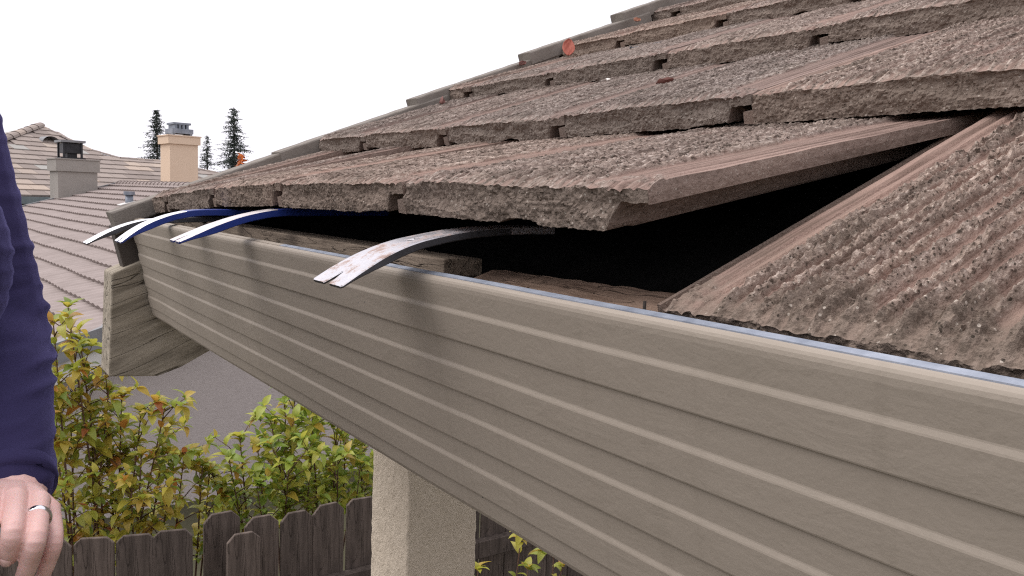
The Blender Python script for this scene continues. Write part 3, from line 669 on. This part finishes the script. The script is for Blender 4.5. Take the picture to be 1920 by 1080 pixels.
# vent pipe
def vent_pipe():
    c = NP(17.9, 4.74, -0.37); root = empty('vent_pipe', c, 'small grey vent pipe on the neighbouring roof near the corner of our eave', 'vent pipe')
    b = MB().tube([c + Vector((0, 0, -.1)), c + Vector((0, 0, .20))], 0.075, 14); link('pipe', b.mesh('pipe', ZINC, True), root)
    b = MB().tube([c + Vector((0, 0, .20)), c + Vector((0, 0, .27))], 0.105, 14); link('cap', b.mesh('cap', ZINC), root)
    sl_ = (wN + zN * tp).normalized(); b = MB().box(c + Vector((0, 0, 0.05)) - sl_ * .06, sl_ * 0.15, gN * 0.14, gN.cross(sl_) * 0.008); link('flashing', b.mesh('flashing', WHITEP), root)
vent_pipe()
def chimney(label, gg, w0, w1, zb, zt, depth, mat, band, capfn):
    c = NP(gg, (w0 + w1) / 2, zb); root = empty('chimney', c, label, 'chimney', 'chimneys on the neighbouring roofs')
    def blk(name, a0, a1, d0, d1, z0, z1, m_):
        b = MB().box(NP(gg + (d0 + d1) / 2, (a0 + a1) / 2, (z0 + z1) / 2), wN * (a1 - a0) / 2, gN * (d1 - d0) / 2, zN * (z1 - z0) / 2); return link(name, b.mesh(name, m_), root)
    blk('stack', w0, w1, 0, depth, zb, zt - band, mat); o = 0.05
    blk('band', w0 - o, w1 + o, -o, depth + o, zt - band + .001, zt, mat)
    blk('crown', w0 - o - .02, w1 + o + .02, -o - .02, depth + o + .02, zt + .001, zt + 0.03, CHG if mat is CHG else CHY)
    capfn(blk, w0, w1, depth, zt + 0.03)
    return root
def cap_black(blk, w0, w1, d, z):
    a0, a1 = w0 + 0.17 * (w1 - w0), w0 + 0.67 * (w1 - w0); d0, d1 = 0.15, d - 0.15; h = 0.42
    blk('cap_base', a0 - .06, a1 + .06, d0 - .06, d1 + .06, z, z + 0.03, BLACK)
    for a in (a0, a1 - .05):
        for dd in (d0, d1 - .05): blk('cap_leg', a, a + .05, dd, dd + .05, z + .031, z + h, BLACK)
    blk('flue', a0 + .12, a1 - .12, d0 + .1, d1 - .1, z + .031, z + h - .1, BLACK)
    blk('spark_screen', a0 + .03, a1 - .03, d0 + .03, d1 - .03, z + .15, z + h - .02, BLACK)
    blk('cap_lid', a0 - .06, a1 + .06, d0 - .06, d1 + .06, z + h + .001, z + h + .06, GGREY)
def cap_grey(blk, w0, w1, d, z):
    a0, a1 = w0 + 0.22 * (w1 - w0), w0 + 0.76 * (w1 - w0); d0, d1 = 0.10, d - 0.1; h = 0.27
    for a in (a0 - .05, a1): blk('cap_foot', a, a + .06, d0, d1, z, z + .05, ZINC)
    blk('shroud', a0 - .06, a1 + .08, d0 - .02, d1 + .02, z + .051, z + h * .62, ZINC)
    for k in range(4): aa = a0 + (a1 - a0) * (k + .1) / 4; blk('louvre', aa, aa + (a1 - a0) * .17, d0 + .02, d1 - .02, z + h * .62 + .001, z + h, ZINC)
    blk('cap_lid', a0 - .03, a1 + .03, d0, d1, z + h + .001, z + h + .05, ZINC)
# grey chimney at the far rake
k = 24.1 / 9.8
chimney('squat grey stucco chimney with black metal cap, beside the far roof slope', 24.1, 1.871 * k + .06, 2.30 * k - .06, -0.75, 0.255 * k, 1.0, CHG, 0.30, cap_black)
k = 21.5 / 14.0
chimney('tall cream stucco chimney with louvred grey cap behind the roof ridge', 21.5, 4.33 * k, 4.79 * k - .02, -0.3, 0.835 * k, 0.75, CHY, 0.19, cap_grey)

# ================================================================ FAR HOUSE
cF = Vector((0.878, 0.478, 0)).normalized(); uF = Vector((-cF.y, cF.x, 0)); p0F = Vector((2.357, 28.302, -0.359)); pF = R(26); sF = uF * math.cos(pF) + Vector((0, 0, math.sin(pF))); nF = cF.cross(sF)
fh = empty('far_house', p0F + uF * 3 + Vector((0, 0, GROUND - p0F.z)), 'far house with pale variegated tile roof and eyebrow vent, behind the grey chimney', 'house')
poly = [(-3.6, 0.0), (-3.6, 0.9), (-0.63, 2.41), (1.27, 3.96), (3.89, 5.87), (4.71, 3.93), (5.57, 3.36), (7.46, 3.36), (8.94, 2.81), (9.91, 2.56), (10.6, 0.0)]
def FP(a, s, h=0.0): return p0F + cF * a + sF * s + nF * h
def inside(x, y):
    r = False; n = len(poly)
    for i in range(n):
        x0, y0 = poly[i]; x1, y1 = poly[(i + 1) % n]
        if (y0 > y) != (y1 > y) and x < (x1 - x0) * (y - y0) / (y1 - y0) + x0: r = not r
    return r
b = MB().prism([FP(a, s, -0.01) for a, s in poly], nF * -0.1); link('roof_deck', b.mesh('roof_deck', NTILE), fh)
def m_ftile():
    M = Mat('far_tile', 0.95, spec=0.1); v = M.coord()
    c = M.ramp(M.rand(), [(0, (0.23, 0.19, 0.168)), (0.45, (0.30, 0.25, 0.222)), (0.8, (0.34, 0.285, 0.25)), (0.9, (0.46, 0.37, 0.30)), (1, (0.35, 0.35, 0.33))]); M.color(M.mix(M.math('MULTIPLY', M.noise(v, 9, 4), 0.4), c, (0.27, 0.24, 0.22))); return M.m
FT = m_ftile()
tw = 0.58; ch = 0.385
fm_ = MB().prism([Vector((0.006, 0, 0.0)), Vector((0.006, 0, 0.055)), Vector((0.006, ch + .03, 0.022)), Vector((0.006, ch + .03, 0.0))], (tw - .012, 0, 0)).mesh('roof_tile', FT)
rotF = Matrix((cF, sF, nF)).transposed().to_4x4()
for r_ in range(0, 16):
    for c_ in range(-8, 24):
        a = c_ * tw + (tw / 2 if r_ % 2 else 0); s = r_ * ch
        if inside(a + tw / 2, s + ch * 0.5) and inside(a + tw*.15, s + ch * 0.4): link('roof_tile', fm_, fh, Matrix.Translation(FP(a, s, 0.0)) @ rotF)
def caps(p, q, n, r_, light):
    for i in range(n):
        a = Vector(p).lerp(Vector(q), i / n); c = Vector(p).lerp(Vector(q), (i + 1.12) / n); rings = []
        ax = (c - a).normalized(); sd = ax.cross(Vector((0, 0, 1))).normalized(); u_ = sd.cross(ax)
        for P_, rr in ((a, r_), (c, r_ * .85)): rings.append([P_ + (sd * math.cos(t) + u_ * math.sin(t) * .75) * rr for t in [math.pi * j / 6 for j in range(7)]])
        link('hip_cap', MB().loft(rings, closed=False).mesh('hip_cap', FT), fh)
caps(FP(-2.6, 1.4), FP(3.89, 5.87), 16, 0.20, 1); caps(FP(4.75, 3.9), FP(3.89, 5.87), 6, 0.09, 0); caps(FP(5.57, 3.36), FP(4.72, 3.95), 3, .09, 0); caps(FP(5.57, 3.36), FP(7.46, 3.36), 5, .09, 0); caps(FP(10.0, 2.5), FP(7.46, 3.36), 7, .09, 0)
b = MB().prism([FP(3.89, 5.87, -.05), FP(-3.4, 1.0, -.05), FP(-3.4, 1.0, -.05) + uF * 4, FP(3.89, 5.87, -.1) + uF * 1], (0, 0, -.08)); link('side_slope', b.mesh('side_slope', FT), fh)
b = MB().box(FP(3.4, -0.10, 0.0) + Vector((0, 0, -.08)), cF * 7.2, uF * 0.07, Vector((0, 0, 0.11))); link('gutter', b.mesh('gutter', EAVEG), fh)
b = MB().box(FP(3.4, 0.5) + Vector((0, 0, -1.75)), cF * 7.0, uF * 0.12, Vector((0, 0, 1.45))); link('wall', b.mesh('wall', m_plain('brown_siding', (0.12, 0.085, 0.07), (0.16, 0.115, 0.10), 2)), fh)
# eyebrow vent
ev = MB(); cV = FP(3.3, 4.22, 0.05); rings = []
for dpt, rr in ((0.0, 1.0), (0.9, 0.9)):
    rings.append([cV + cF * math.cos(t) * 0.34 * rr + Vector((0, 0, math.sin(t) * 0.24 * rr)) + uF * dpt for t in [math.pi * j / 10 for j in range(11)]])
ev.loft(rings, closed=False); evo = link('eyebrow_vent', ev.mesh('eyebrow_vent', GGREY), fh)
for k in range(3):
    z = 0.03 + 0.065 * k; hw = 0.32 * math.sqrt(max(0.05, 1 - (z / 0.25) ** 2)); link('louvre', MB().box(cV + Vector((0, 0, z)) + uF * 0.03, cF * hw, uF * .02, Vector((0, 0, .022))).mesh('louvre', CHG), evo)

# ================================================================ TREES
def m_needle(name, c0, c1):
    M = Mat(name, 0.8, spec=0.1); v = M.coord(); M.color(M.mix(M.noise(v, 1.5, 3), c0, c1)); return M.m
NEED = m_needle('needles', (0.035, 0.046, 0.040), (0.085, 0.098, 0.085)); BARK = m_plain('bark', (0.05, 0.04, 0.033), (0.08, 0.065, 0.055), 4)  # needles paled: distance haze put into their colour
def conifer(label, base, h, rad, seed, gap=0.35, zfrom=0.25):
    q = random.Random(seed); root = empty('conifer_tree', base, label, 'tree', 'trees beyond the roofs'); B = Vector(base)
    link('trunk', MB().tube([B, B + Vector((0.05, 0, h * .5)), B + Vector((0, 0, h))], [h * .016, h * .010, 0.02], 7).mesh('trunk', BARK), root)
    c = MB(); z = h * zfrom
    while z < h * 0.995:
        t = (z - h * zfrom) / (h * (1 - zfrom)); R_ = rad * (1 - t) ** 0.75 * q.uniform(0.6, 1.15) + 0.10
        for k in range(5):
            if q.random() < gap: continue
            a = q.uniform(0, 6.283); L_ = R_ * q.uniform(.6, 1.1); dr = Vector((math.cos(a), math.sin(a), 0)); P0 = B + Vector((0, 0, z))
            e = P0 + dr * L_ + Vector((0, 0, -0.25 * L_ + 0.1)); sd = dr.cross(Vector((0, 0, 1)))
            c.tube([P0, e], [0.02, 0.006], 3)
            m_ = max(8, int(L_ * 30))
            for j in range(m_):
                u_ = (j + q.random()) / m_; p = P0.lerp(e, u_ * .95 + .05); s_ = 0.115 * (1.15 - u_ * .5)
                v1 = Vector((q.uniform(-1, 1), q.uniform(-1, 1), q.uniform(-.9, .4))) * s_; v2 = Vector((q.uniform(-1, 1), q.uniform(-1, 1), q.uniform(-.6, .6))) * s_ * .6
                n = len(c.v); c.v += [p, p + v1 + v2 * .4, p + v1 * 1.5, p + v1 - v2 * .6]; c.f.append((n, n+1, n+2, n+3)); c.mi.append(0)
        z += h * 0.0085 * q.uniform(.6, 1.4)
    link('crown', c.mesh('crown', NEED), root)
conifer('dark slender conifer just left of the cream chimney', (9.9, 46.6, GROUND), 7.25, 1.35, 21, 0.25, 0.42)
conifer('thin sparse young conifer just right of the cream chimney', (16.25, 60.6, GROUND), 6.9, 1.25, 22, 0.5, 0.40)
conifer('tallest dark conifer, right of the sparse one, above our roof edge', (13.3, 44.2, GROUND), 7.55, 1.6, 23, 0.22, 0.42)
def broadleaf():
    q = random.Random(5); B = Vector((11.35, 36.9, GROUND)); root = empty('autumn_tree', B, 'tip of an orange autumn tree at the foot of the tallest conifer', 'tree')
    link('trunk', MB().tube([B, B + Vector((0, 0, 2.5)), B + Vector((.2, 0, 4.3))], [.12, .08, .03], 7).mesh('trunk', BARK), root)
    c = MB()
    for _ in range(420):
        a = q.uniform(0, 6.28); rr = 0.55 * math.sqrt(q.random()); z = q.uniform(2.6, 4.75); rr *= max(.15, 1 - abs(z - 3.6) / 1.3); p = B + Vector((math.cos(a) * rr + .12, math.sin(a) * rr, z))
        v1 = Vector((q.uniform(-1, 1), q.uniform(-1, 1), q.uniform(-1, 1))) * .08; v2 = Vector((q.uniform(-1, 1), q.uniform(-1, 1), q.uniform(-1, 1))) * .06
        n = len(c.v); c.v += [p, p + v1 + v2, p + v1 * 1.8, p + v1 - v2]; c.f.append((n, n+1, n+2, n+3)); c.mi.append(0)
    link('crown', c.mesh('crown', m_needle('orange_foliage', (0.55, 0.12, 0.03), (0.65, 0.24, 0.07))), root)
broadleaf()

# ================================================================ SMALL THINGS ON THE ROOF
def m_dry(name, c0, c1): return m_plain(name, c0, c1, 60, 0.7, 0.3, 150, 0.002)
RED = m_dry('red_leaf', (0.32, 0.075, 0.05), (0.48, 0.16, 0.115)); BROWNL = m_dry('brown_leaf', (0.10, 0.038, 0.03), (0.17, 0.065, 0.05)); ORL = m_dry('orange_leaf', (0.26, 0.10, 0.06), (0.34, 0.15, 0.09))
def fallen(label, loc, mat, L_, W_, rot, curl=0.3):
    b = MB(); n = 10; m_ = 4
    for i in range(n + 1):
        t = i / n; w_ = W_ / 2 * math.sin(math.pi * min(1, max(0.03, t ** .85))) ** .6
        for j in range(-m_, m_ + 1):
            u_ = j / m_; b.v.append(Vector((L_ * (t - .5), w_ * u_, curl * L_ * ((t - .5) ** 2 + .5 * (u_ * w_ / W_ * 2) ** 2) + .0015 * math.sin(9 * t + 7 * u_))))
    k = 2 * m_ + 1
    for i in range(n):
        for j in range(k - 1): a = i * k + j; b.f.append((a, a + k, a + k + 1, a + 1)); b.mi.append(0)
    o = link('fallen_leaf', b.mesh('fallen_leaf', mat, True)); o.location = loc; o.rotation_euler = rot
    s_ = o.modifiers.new('thick', 'SOLIDIFY'); s_.thickness = 0.0006
    return tag(o, label, 'leaf', 'fallen leaves on the tiles')
lf = fallen('large red fallen leaf standing on edge against the rake trim', (0.95, -0.125, 0.434), RED, 0.043, 0.030, (0, 0, 0), .25)
lf.rotation_euler = (Vector((-0.5, -0.75, 0.25))).to_track_quat('Z', 'X').to_euler()
fallen('orange fallen leaf tucked beside the upper rake trim', (1.225, -0.062, 0.548), ORL, 0.030, 0.018, (R(30), R(-20), R(20)))
fallen('dark red fallen leaf in the middle rake corner', (0.88, -0.035, 0.396), BROWNL, 0.036, 0.014, (R(30), R(-20), R(30)))
fallen('curled brown fallen leaf in the lower rake corner', (0.63, -0.075, 0.277), BROWNL, 0.035, 0.018, (R(60), R(-30), R(60)), .8)
fallen('curled dark red fallen leaf on the open second row of tiles', (0.503, -0.906, 0.2265), BROWNL, 0.024, 0.007, (R(20), R(-18), R(-60)), .9)
nb = MB(); a = Vector((0.905, -0.395, 0.3925)); e = Vector((0.90, -0.492, 0.3915)); nb.tube([a, e], 0.0017, 7); nb.tube([a, a + (e - a).normalized() * -.0015], .0042, 8)
tag(link('roof_nail', nb.mesh('roof_nail', DSTEEL)), 'loose dark nail lying on the third row of tiles', 'nail')
b = MB(); rings = [[Vector((0.665 + .008 * r_ * math.cos(t), -0.60 + .011 * r_ * math.sin(t) , 0.2745 + z)) for t in [k * 6.283 / 7 for k in range(7)]] for r_, z in ((.7, 0), (1, .003), (.8, .007), (.3, .009))]
b.loft(rings); tag(link('white_pebble', b.mesh('white_pebble', m_plain('pebble', (0.6, 0.57, 0.52), (0.75, 0.72, 0.68), 90, 0.8), True)), 'tiny white pebble on the second row of tiles', 'pebble')
#PERSON
# ================================================================ PERSON (only the left sleeve and hand reach into view)
def solid_mesh(name, tubes, balls, voxel, smooth_it):
    b = MB()
    for pts, rad in tubes:
        pts = [Vector(p) for p in pts]; d0 = (pts[0] - pts[1]).normalized(); d1 = (pts[-1] - pts[-2]).normalized()
        P_ = catmull(pts, 6); n = len(P_); m_ = len(pts) - 1
        rr = [float(np.interp(i / (n - 1) * m_, range(m_ + 1), rad)) for i in range(n)]
        P_ = [P_[0] + d0 * rr[0] * k for k in (0.98, 0.8, 0.45)] + P_ + [P_[-1] + d1 * rr[-1] * k for k in (0.45, 0.8, 0.98)]
        rr = [rr[0] * k for k in (0.2, 0.6, 0.9)] + rr + [rr[-1] * k for k in (0.9, 0.6, 0.2)]
        b.tube(P_, rr, 18)
    for c, ax in balls:
        c = Vector(c); ax = [Vector(a) for a in ax]; rings = []
        for i in range(1, 16):
            t = math.pi * i / 16; rings.append([c - ax[2] * math.cos(t) + (ax[0] * math.cos(p) + ax[1] * math.sin(p)) * math.sin(t) for p in [2 * math.pi * j / 24 for j in range(24)]])
        b.loft(rings)
    me = b.mesh(name, []); o = bpy.data.objects.new(name, me); col.objects.link(o)
    r_ = o.modifiers.new('r', 'REMESH'); r_.mode = 'VOXEL'; r_.voxel_size = voxel
    s_ = o.modifiers.new('s', 'SMOOTH'); s_.iterations = smooth_it; s_.factor = 0.5
    dg = bpy.context.evaluated_depsgraph_get(); dg.update(); out = bpy.data.meshes.new_from_object(o.evaluated_get(dg), depsgraph=dg)
    bpy.data.objects.remove(o); out.name = name; out.polygons.foreach_set('use_smooth', [True] * len(out.polygons)); return out
rh = Vector((0.8200, -0.5723, 0)); fh_ = Vector((0.5723, 0.8200, 0)); ca, sa = math.cos(R(65)), math.sin(R(65))
face = -fh_ * ca + rh * sa; left = rh * ca + fh_ * sa; Z = Vector((0, 0, 1))
sh = Vector((-0.325, -0.7215, 0.200)); bc = sh - left * 0.16; feet = -1.16
person = empty('person', (bc.x, bc.y, feet), 'person in a purple sweater whose left sleeve and ringed hand show at the left edge', 'person')
el_ = Vector((-0.272, -0.767, -0.075)); cuff = Vector((-0.2680, -0.9354, -0.1859)); wr_ = Vector((-0.2677, -0.9492, -0.1932))
fing = {'middle': [(-0.269, -1.0019, -0.1805), (-0.2736, -1.0486, -0.1866), (-0.2753, -1.0453, -0.2013), (-0.2762, -1.0330, -0.2140)],
        'ring': [(-0.2532, -1.0014, -0.1857), (-0.2597, -1.0532, -0.1939), (-0.2634, -1.0431, -0.2160), (-0.2669, -1.0291, -0.2350)],
        'pinky': [(-0.2440, -0.9871, -0.1990), (-0.2456, -1.0287, -0.2081), (-0.2494, -1.0246, -0.2268), (-0.2529, -1.0144, -0.2431)],
        'index': [(-0.2835, -0.9935, -0.1791), (-0.2905, -1.0390, -0.1854), (-0.2918, -1.0359, -0.2088), (-0.2916, -1.0203, -0.2275)]}
rad = {'middle': (0.0090, 0.0078, 0.0073, 0.0064), 'ring': (0.0086, 0.0075, 0.0070, 0.0061), 'pinky': (0.0080, 0.0065, 0.0059, 0.0052), 'index': (0.0090, 0.0078, 0.0072, 0.0063)}
fa0 = el_.lerp(cuff, 0.45)
tubes = [([fa0, cuff, wr_], (0.036, 0.029, 0.027))]
for k in fing:
    mc = Vector(fing[k][0]); tubes.append(([wr_ + (mc - wr_) * 0.05 + Vector((0, 0, -0.004)), wr_.lerp(mc, .55) + Vector((0, 0, -0.002)), mc], (0.017, 0.0145, rad[k][0] * 1.06))); tubes.append((fing[k], rad[k]))
tubes.append(([wr_ + Vector((-0.012, 0, -0.012)), (-0.2966, -0.966, -0.2100), (-0.3035, -0.985, -0.226), (-0.3040, -1.001, -0.243)], (0.015, 0.0125, 0.0105, 0.0085)))
hand = solid_mesh('body', tubes, [], 0.0010, 2)
# rest of the body, kept under the clothes
ftz = feet
tb = [([sh, sh.lerp(el_, .5), el_], (0.042, 0.040, 0.035)), ([el_, fa0, cuff], (0.034, 0.034, 0.027)),
      ([bc - left * .175, bc - left * .23 + Z * -.27 + face * .0, bc - left * .19 + Z * -.45 + face * .16], (0.042, 0.036, 0.026)),
      ([bc - left * .19 + Z * -.45 + face * .16, bc - left * .18 + Z * -.50 + face * .24], (0.026, 0.022)),
      ([bc + Z * -.02, bc + Z * .10], (0.055, 0.050))]
for s_ in (-1, 1):
    hp = bc + left * .085 * s_ + Z * -.52
    tb.append(([hp, hp + Z * -.40 + face * .02, Vector((hp.x, hp.y, ftz + .09)), Vector((hp.x, hp.y, ftz + .045)) + face * .12], (0.080, 0.055, 0.038, 0.034)))
bl = [(bc + Z * -.16, (left * .155, face * .10, Z * .20)), (bc + Z * -.42, (left * .16, face * .105, Z * .20)),
      (bc + Z * .215 + face * .02, (left * .073, face * .092, Z * .115)), (bc + Z * .20 + face * .115, (left * .013, face * .018, Z * .018)),
      (bc + Z * .20 + left * .074, (left * .01, face * .018, Z * .03)), (bc + Z * .20 - left * .074, (left * .01, face * .018, Z * .03))]
bl += [(bc + Z * .150 + face * .050, (left * .050, face * .050, Z * .050)), (bc + Z * .178 + face * .112, (left * .016, face * .012, Z * .012)),
       (bc + Z * .158 + face * .104, (left * .022, face * .010, Z * .007)), (bc + Z * .147 + face * .102, (left * .019, face * .010, Z * .007)),
       (bc + Z * .243 + face * .098, (left * .055, face * .016, Z * .010))]
rest_ = solid_mesh('body_rest', tb, bl, 0.0055, 3)
import bmesh
bm_ = bmesh.new(); bm_.from_mesh(hand); bm_.from_mesh(rest_); me = bpy.data.meshes.new('body'); bm_.to_mesh(me); bm_.free()
me.polygons.foreach_set('use_smooth', [True] * len(me.polygons))
def m_skin():
    M = Mat('skin', 0.5, spec=0.35); v = M.coord(); c = M.mix(M.noise(v, 38, 4), (0.70, 0.41, 0.37), (0.80, 0.55, 0.50)); M.color(c)
    M.b.inputs['Subsurface Weight'].default_value = 0.12; M.b.inputs['Subsurface Radius'].default_value = (0.012, 0.004, 0.002); M.b.inputs['Subsurface Scale'].default_value = 0.5
    h = M.math('ADD', M.noise(v, 500, 3), M.noise(M.coord((1, 1, 1)), 120, 3)); M.bump(h, 0.18, 0.0015); return M.m
me.materials.append(m_skin()); link('body', me, person)
NAIL = m_plain('nail_plate', (0.72, 0.47, 0.43), (0.80, 0.56, 0.52), 60, 0.25, spec=0.5)
for k in ('middle', 'ring', 'pinky', 'index'):
    a = Vector(fing[k][2]); e = Vector(fing[k][3]); ax = (e - a).normalized(); r_ = rad[k][3]; s_ = rh; n_ = s_.cross(ax).normalized()
    if n_.dot(-fh_) < 0: n_ = -n_
    c = a.lerp(e, 0.86) ; s_ = ax.cross(n_).normalized(); b = MB()
    for i in range(7):
        u_ = -1 + 2 * i / 6
        for j in range(7):
            w_ = -1 + 2 * j / 6; wd = 0.80 * (1 - 0.22 * abs(u_) ** 3); th_ = w_ * 0.95
            b.v.append(c + ax * u_ * 0.0062 * (1 - .12 * w_ * w_) + (s_ * math.sin(th_) * wd + n_ * (math.cos(th_) * wd + 0.40)) * (r_ * (1.05 - .06 * u_)))
    for i in range(6):
        for j in range(6): q0 = i * 7 + j; b.f.append((q0, q0 + 1, q0 + 8, q0 + 7)); b.mi.append(0)
    o = link('fingernail', b.mesh('fingernail', NAIL, True), person); sm_ = o.modifiers.new('t', 'SOLIDIFY'); sm_.thickness = 0.0008
a = Vector(fing['ring'][0]); e = Vector(fing['ring'][1]); ax = (e - a).normalized(); c = a.lerp(e, 0.50); u0 = ax.orthogonal().normalized(); v0 = ax.cross(u0); b = MB(); rings = []
for i in range(41):
    t = 2 * math.pi * i / 40; d = u0 * math.cos(t) + v0 * math.sin(t); rr = 0.0092
    rings.append([c + d * (rr + 0.0010 * math.cos(p)) + ax * 0.0030 * math.sin(p) for p in [2 * math.pi * j / 10 for j in range(10)]])
b.loft(rings, cap=False); link('finger_ring', b.mesh('finger_ring', m_plain('silver', (0.75, 0.75, 0.78), (0.85, 0.85, 0.87), 50, 0.18, metal=1.0), True), person)
# sweater
tb = [([sh, sh.lerp(el_, .5), el_, fa0, cuff], (0.058, 0.055, 0.053, 0.047, 0.0345)),
      ([bc - left * .165, bc - left * .22 + Z * -.27, bc - left * .19 + Z * -.43 + face * .14], (0.056, 0.048, 0.038))]
bl = [(bc + Z * -.14, (left * .175, face * .115, Z * .22)), (bc + Z * -.40, (left * .175, face * .12, Z * .22)),
      (bc + left * .075 + face * .138 + Z * -.205, (left * .074, face * .068, Z * .098)), (bc - left * .075 + face * .120 + Z * -.205, (left * .074, face * .068, Z * .095)),
      (bc + face * .075 + Z * -.17, (left * .145, face * .105, Z * .15)), (bc + Z * .02, (left * .13, face * .075, Z * .075))]
swm = solid_mesh('sweater', tb, bl, 0.0034, 6)
nv = len(swm.vertices); co = np.empty(nv * 3); swm.vertices.foreach_get('co', co); co = co.reshape(-1, 3); no = np.empty(nv * 3); swm.vertices.foreach_get('normal', no); no = no.reshape(-1, 3)
lat = co @ np.array(rh); dep = co @ np.array(fh_); z = co[:, 2]
near_arm = 1 - sst(0.07, 0.10, np.minimum(np.hypot(lat - (np.array(sh) @ np.array(rh) + (0.2 - z) * 0.02), 0 * z), 9))
A_ = 0.0020 + 0.0150 * np.exp(-((z + 0.060) / 0.050) ** 2) + 0.0020 * np.exp(-((z + 0.145) / 0.03) ** 2)
latc = lat - (np.array(el_) @ np.array(rh))
ph = z * 2 * math.pi / 0.0205 + 4.2 * vn(z * 26, lat * 14, 3) + 14 * latc + 300 * latc * latc * -0.35 + 1.6 * vn(lat * 25, dep * 25, 4)
fold = 0.5 + 0.5 * np.sin(ph); disp = A_ * (fold ** 2.2 - 0.30) * (0.5 + 0.75 * vn(z * 35, lat * 26 + dep * 12, 8)) 
arm_ok = sst(np.array(sh) @ np.array(rh) - 0.09, np.array(sh) @ np.array(rh) - 0.05, lat)
co = co + no * (disp * arm_ok)[:, None]; swm.vertices.foreach_set('co', co.reshape(-1)); swm.update()
def m_knit():
    M = Mat('purple_knit', 0.95, spec=0.05); v = M.coord(); M.color(M.mix(M.noise(v, 9, 3), (0.033, 0.028, 0.076), (0.044, 0.038, 0.098)))
    M.b.inputs['Sheen Weight'].default_value = 0.35; M.b.inputs['Sheen Tint'].default_value = (0.45, 0.42, 0.95, 1); M.b.inputs['Sheen Roughness'].default_value = 0.4
    M.bump(M.math('ADD', M.noise(M.coord((1, 1, 3)), 700, 2), M.math('MULTIPLY', M.noise(v, 160, 3), .6)), 0.35, 0.0012); return M.m
KNIT = m_knit(); swm.materials.append(KNIT); link('sweater', swm, person)
b = MB(); dcf = (wr_ - fa0).normalized(); b.tube([cuff - dcf * .004, cuff + dcf * .004, cuff + dcf * .010, cuff + dcf * .0105, cuff + dcf * 0.002], [.0352, .0360, .0348, .032, .030], 40, cap=False); link('cuff', b.mesh('cuff', KNIT, True), person)
tb = []
for s_ in (-1, 1):
    hp = bc + left * .088 * s_ + Z * -.52; tb.append(([hp, hp + Z * -.40 + face * .02, Vector((hp.x, hp.y, ftz + .08))], (0.092, 0.068, 0.055)))
link('jeans', solid_mesh('jeans', tb, [(bc + Z * -.50, (left * .175, face * .12, Z * .12))], .012, 3), person).data.materials.append(m_plain('denim', (0.03, 0.045, 0.09), (0.05, 0.07, 0.13), 40, 0.9))
EYEW = m_plain('eye_white', (0.75, 0.73, 0.70), (0.8, 0.78, 0.76), 30, 0.2, spec=0.6); IRIS = m_plain('iris', (0.03, 0.02, 0.012), (0.06, 0.04, 0.025), 60, 0.15, spec=0.6)
for s_ in (-1, 1):
    ec = bc + Z * .222 + face * .088 + left * .031 * s_
    eb = solid_mesh('eye', [], [(ec, (left * .0145, face * .0145, Z * .0105))], .0018, 1); eb.materials.append(EYEW); eo = link('eye', eb, person)
    ib_ = solid_mesh('iris', [], [(ec + face * .0115, (left * .0055, face * .0040, Z * .0055))], .0010, 1); ib_.materials.append(IRIS); link('iris', ib_, eo)
lp_ = solid_mesh('lips', [], [(bc + Z * .157 + face * .1105, (left * .021, face * .0055, Z * .0045)), (bc + Z * .149 + face * .1085, (left * .018, face * .0055, Z * .0045))], .0015, 2); lp_.materials.append(m_plain('lip_skin', (0.42, 0.16, 0.15), (0.5, 0.2, 0.19), 60, 0.4)); link('lips', lp_, person)
link('hair', solid_mesh('hair', [], [(bc + Z * .235 - face * .012, (left * .086, face * .098, Z * .115)), (bc + Z * .12 - face * .05, (left * .085, face * .055, Z * .15))], .009, 3), person).data.materials.append(m_plain('brown_hair', (0.035, 0.02, 0.012), (0.07, 0.04, 0.025), 60, 0.5))
wp = empty('work_platform', (bc.x, bc.y, GROUND), 'plank work platform on timber legs under the person', 'platform')
for k in range(3): link('plank', MB().box(Vector((bc.x, bc.y, feet - .022)) + face * (k - 1) * .20, left * .6, face * .095, Z * .02).mesh('plank', BATTEN), wp)
for i in (-1, 1):
    for j in (-1, 1): link('leg', MB().box(Vector((bc.x, bc.y, (feet - .043 + GROUND) / 2)) + left * .52 * i + face * .24 * j, left * .03, face * .03, Z * (feet - .043 - GROUND) / 2).mesh('leg', BATTEN), wp)
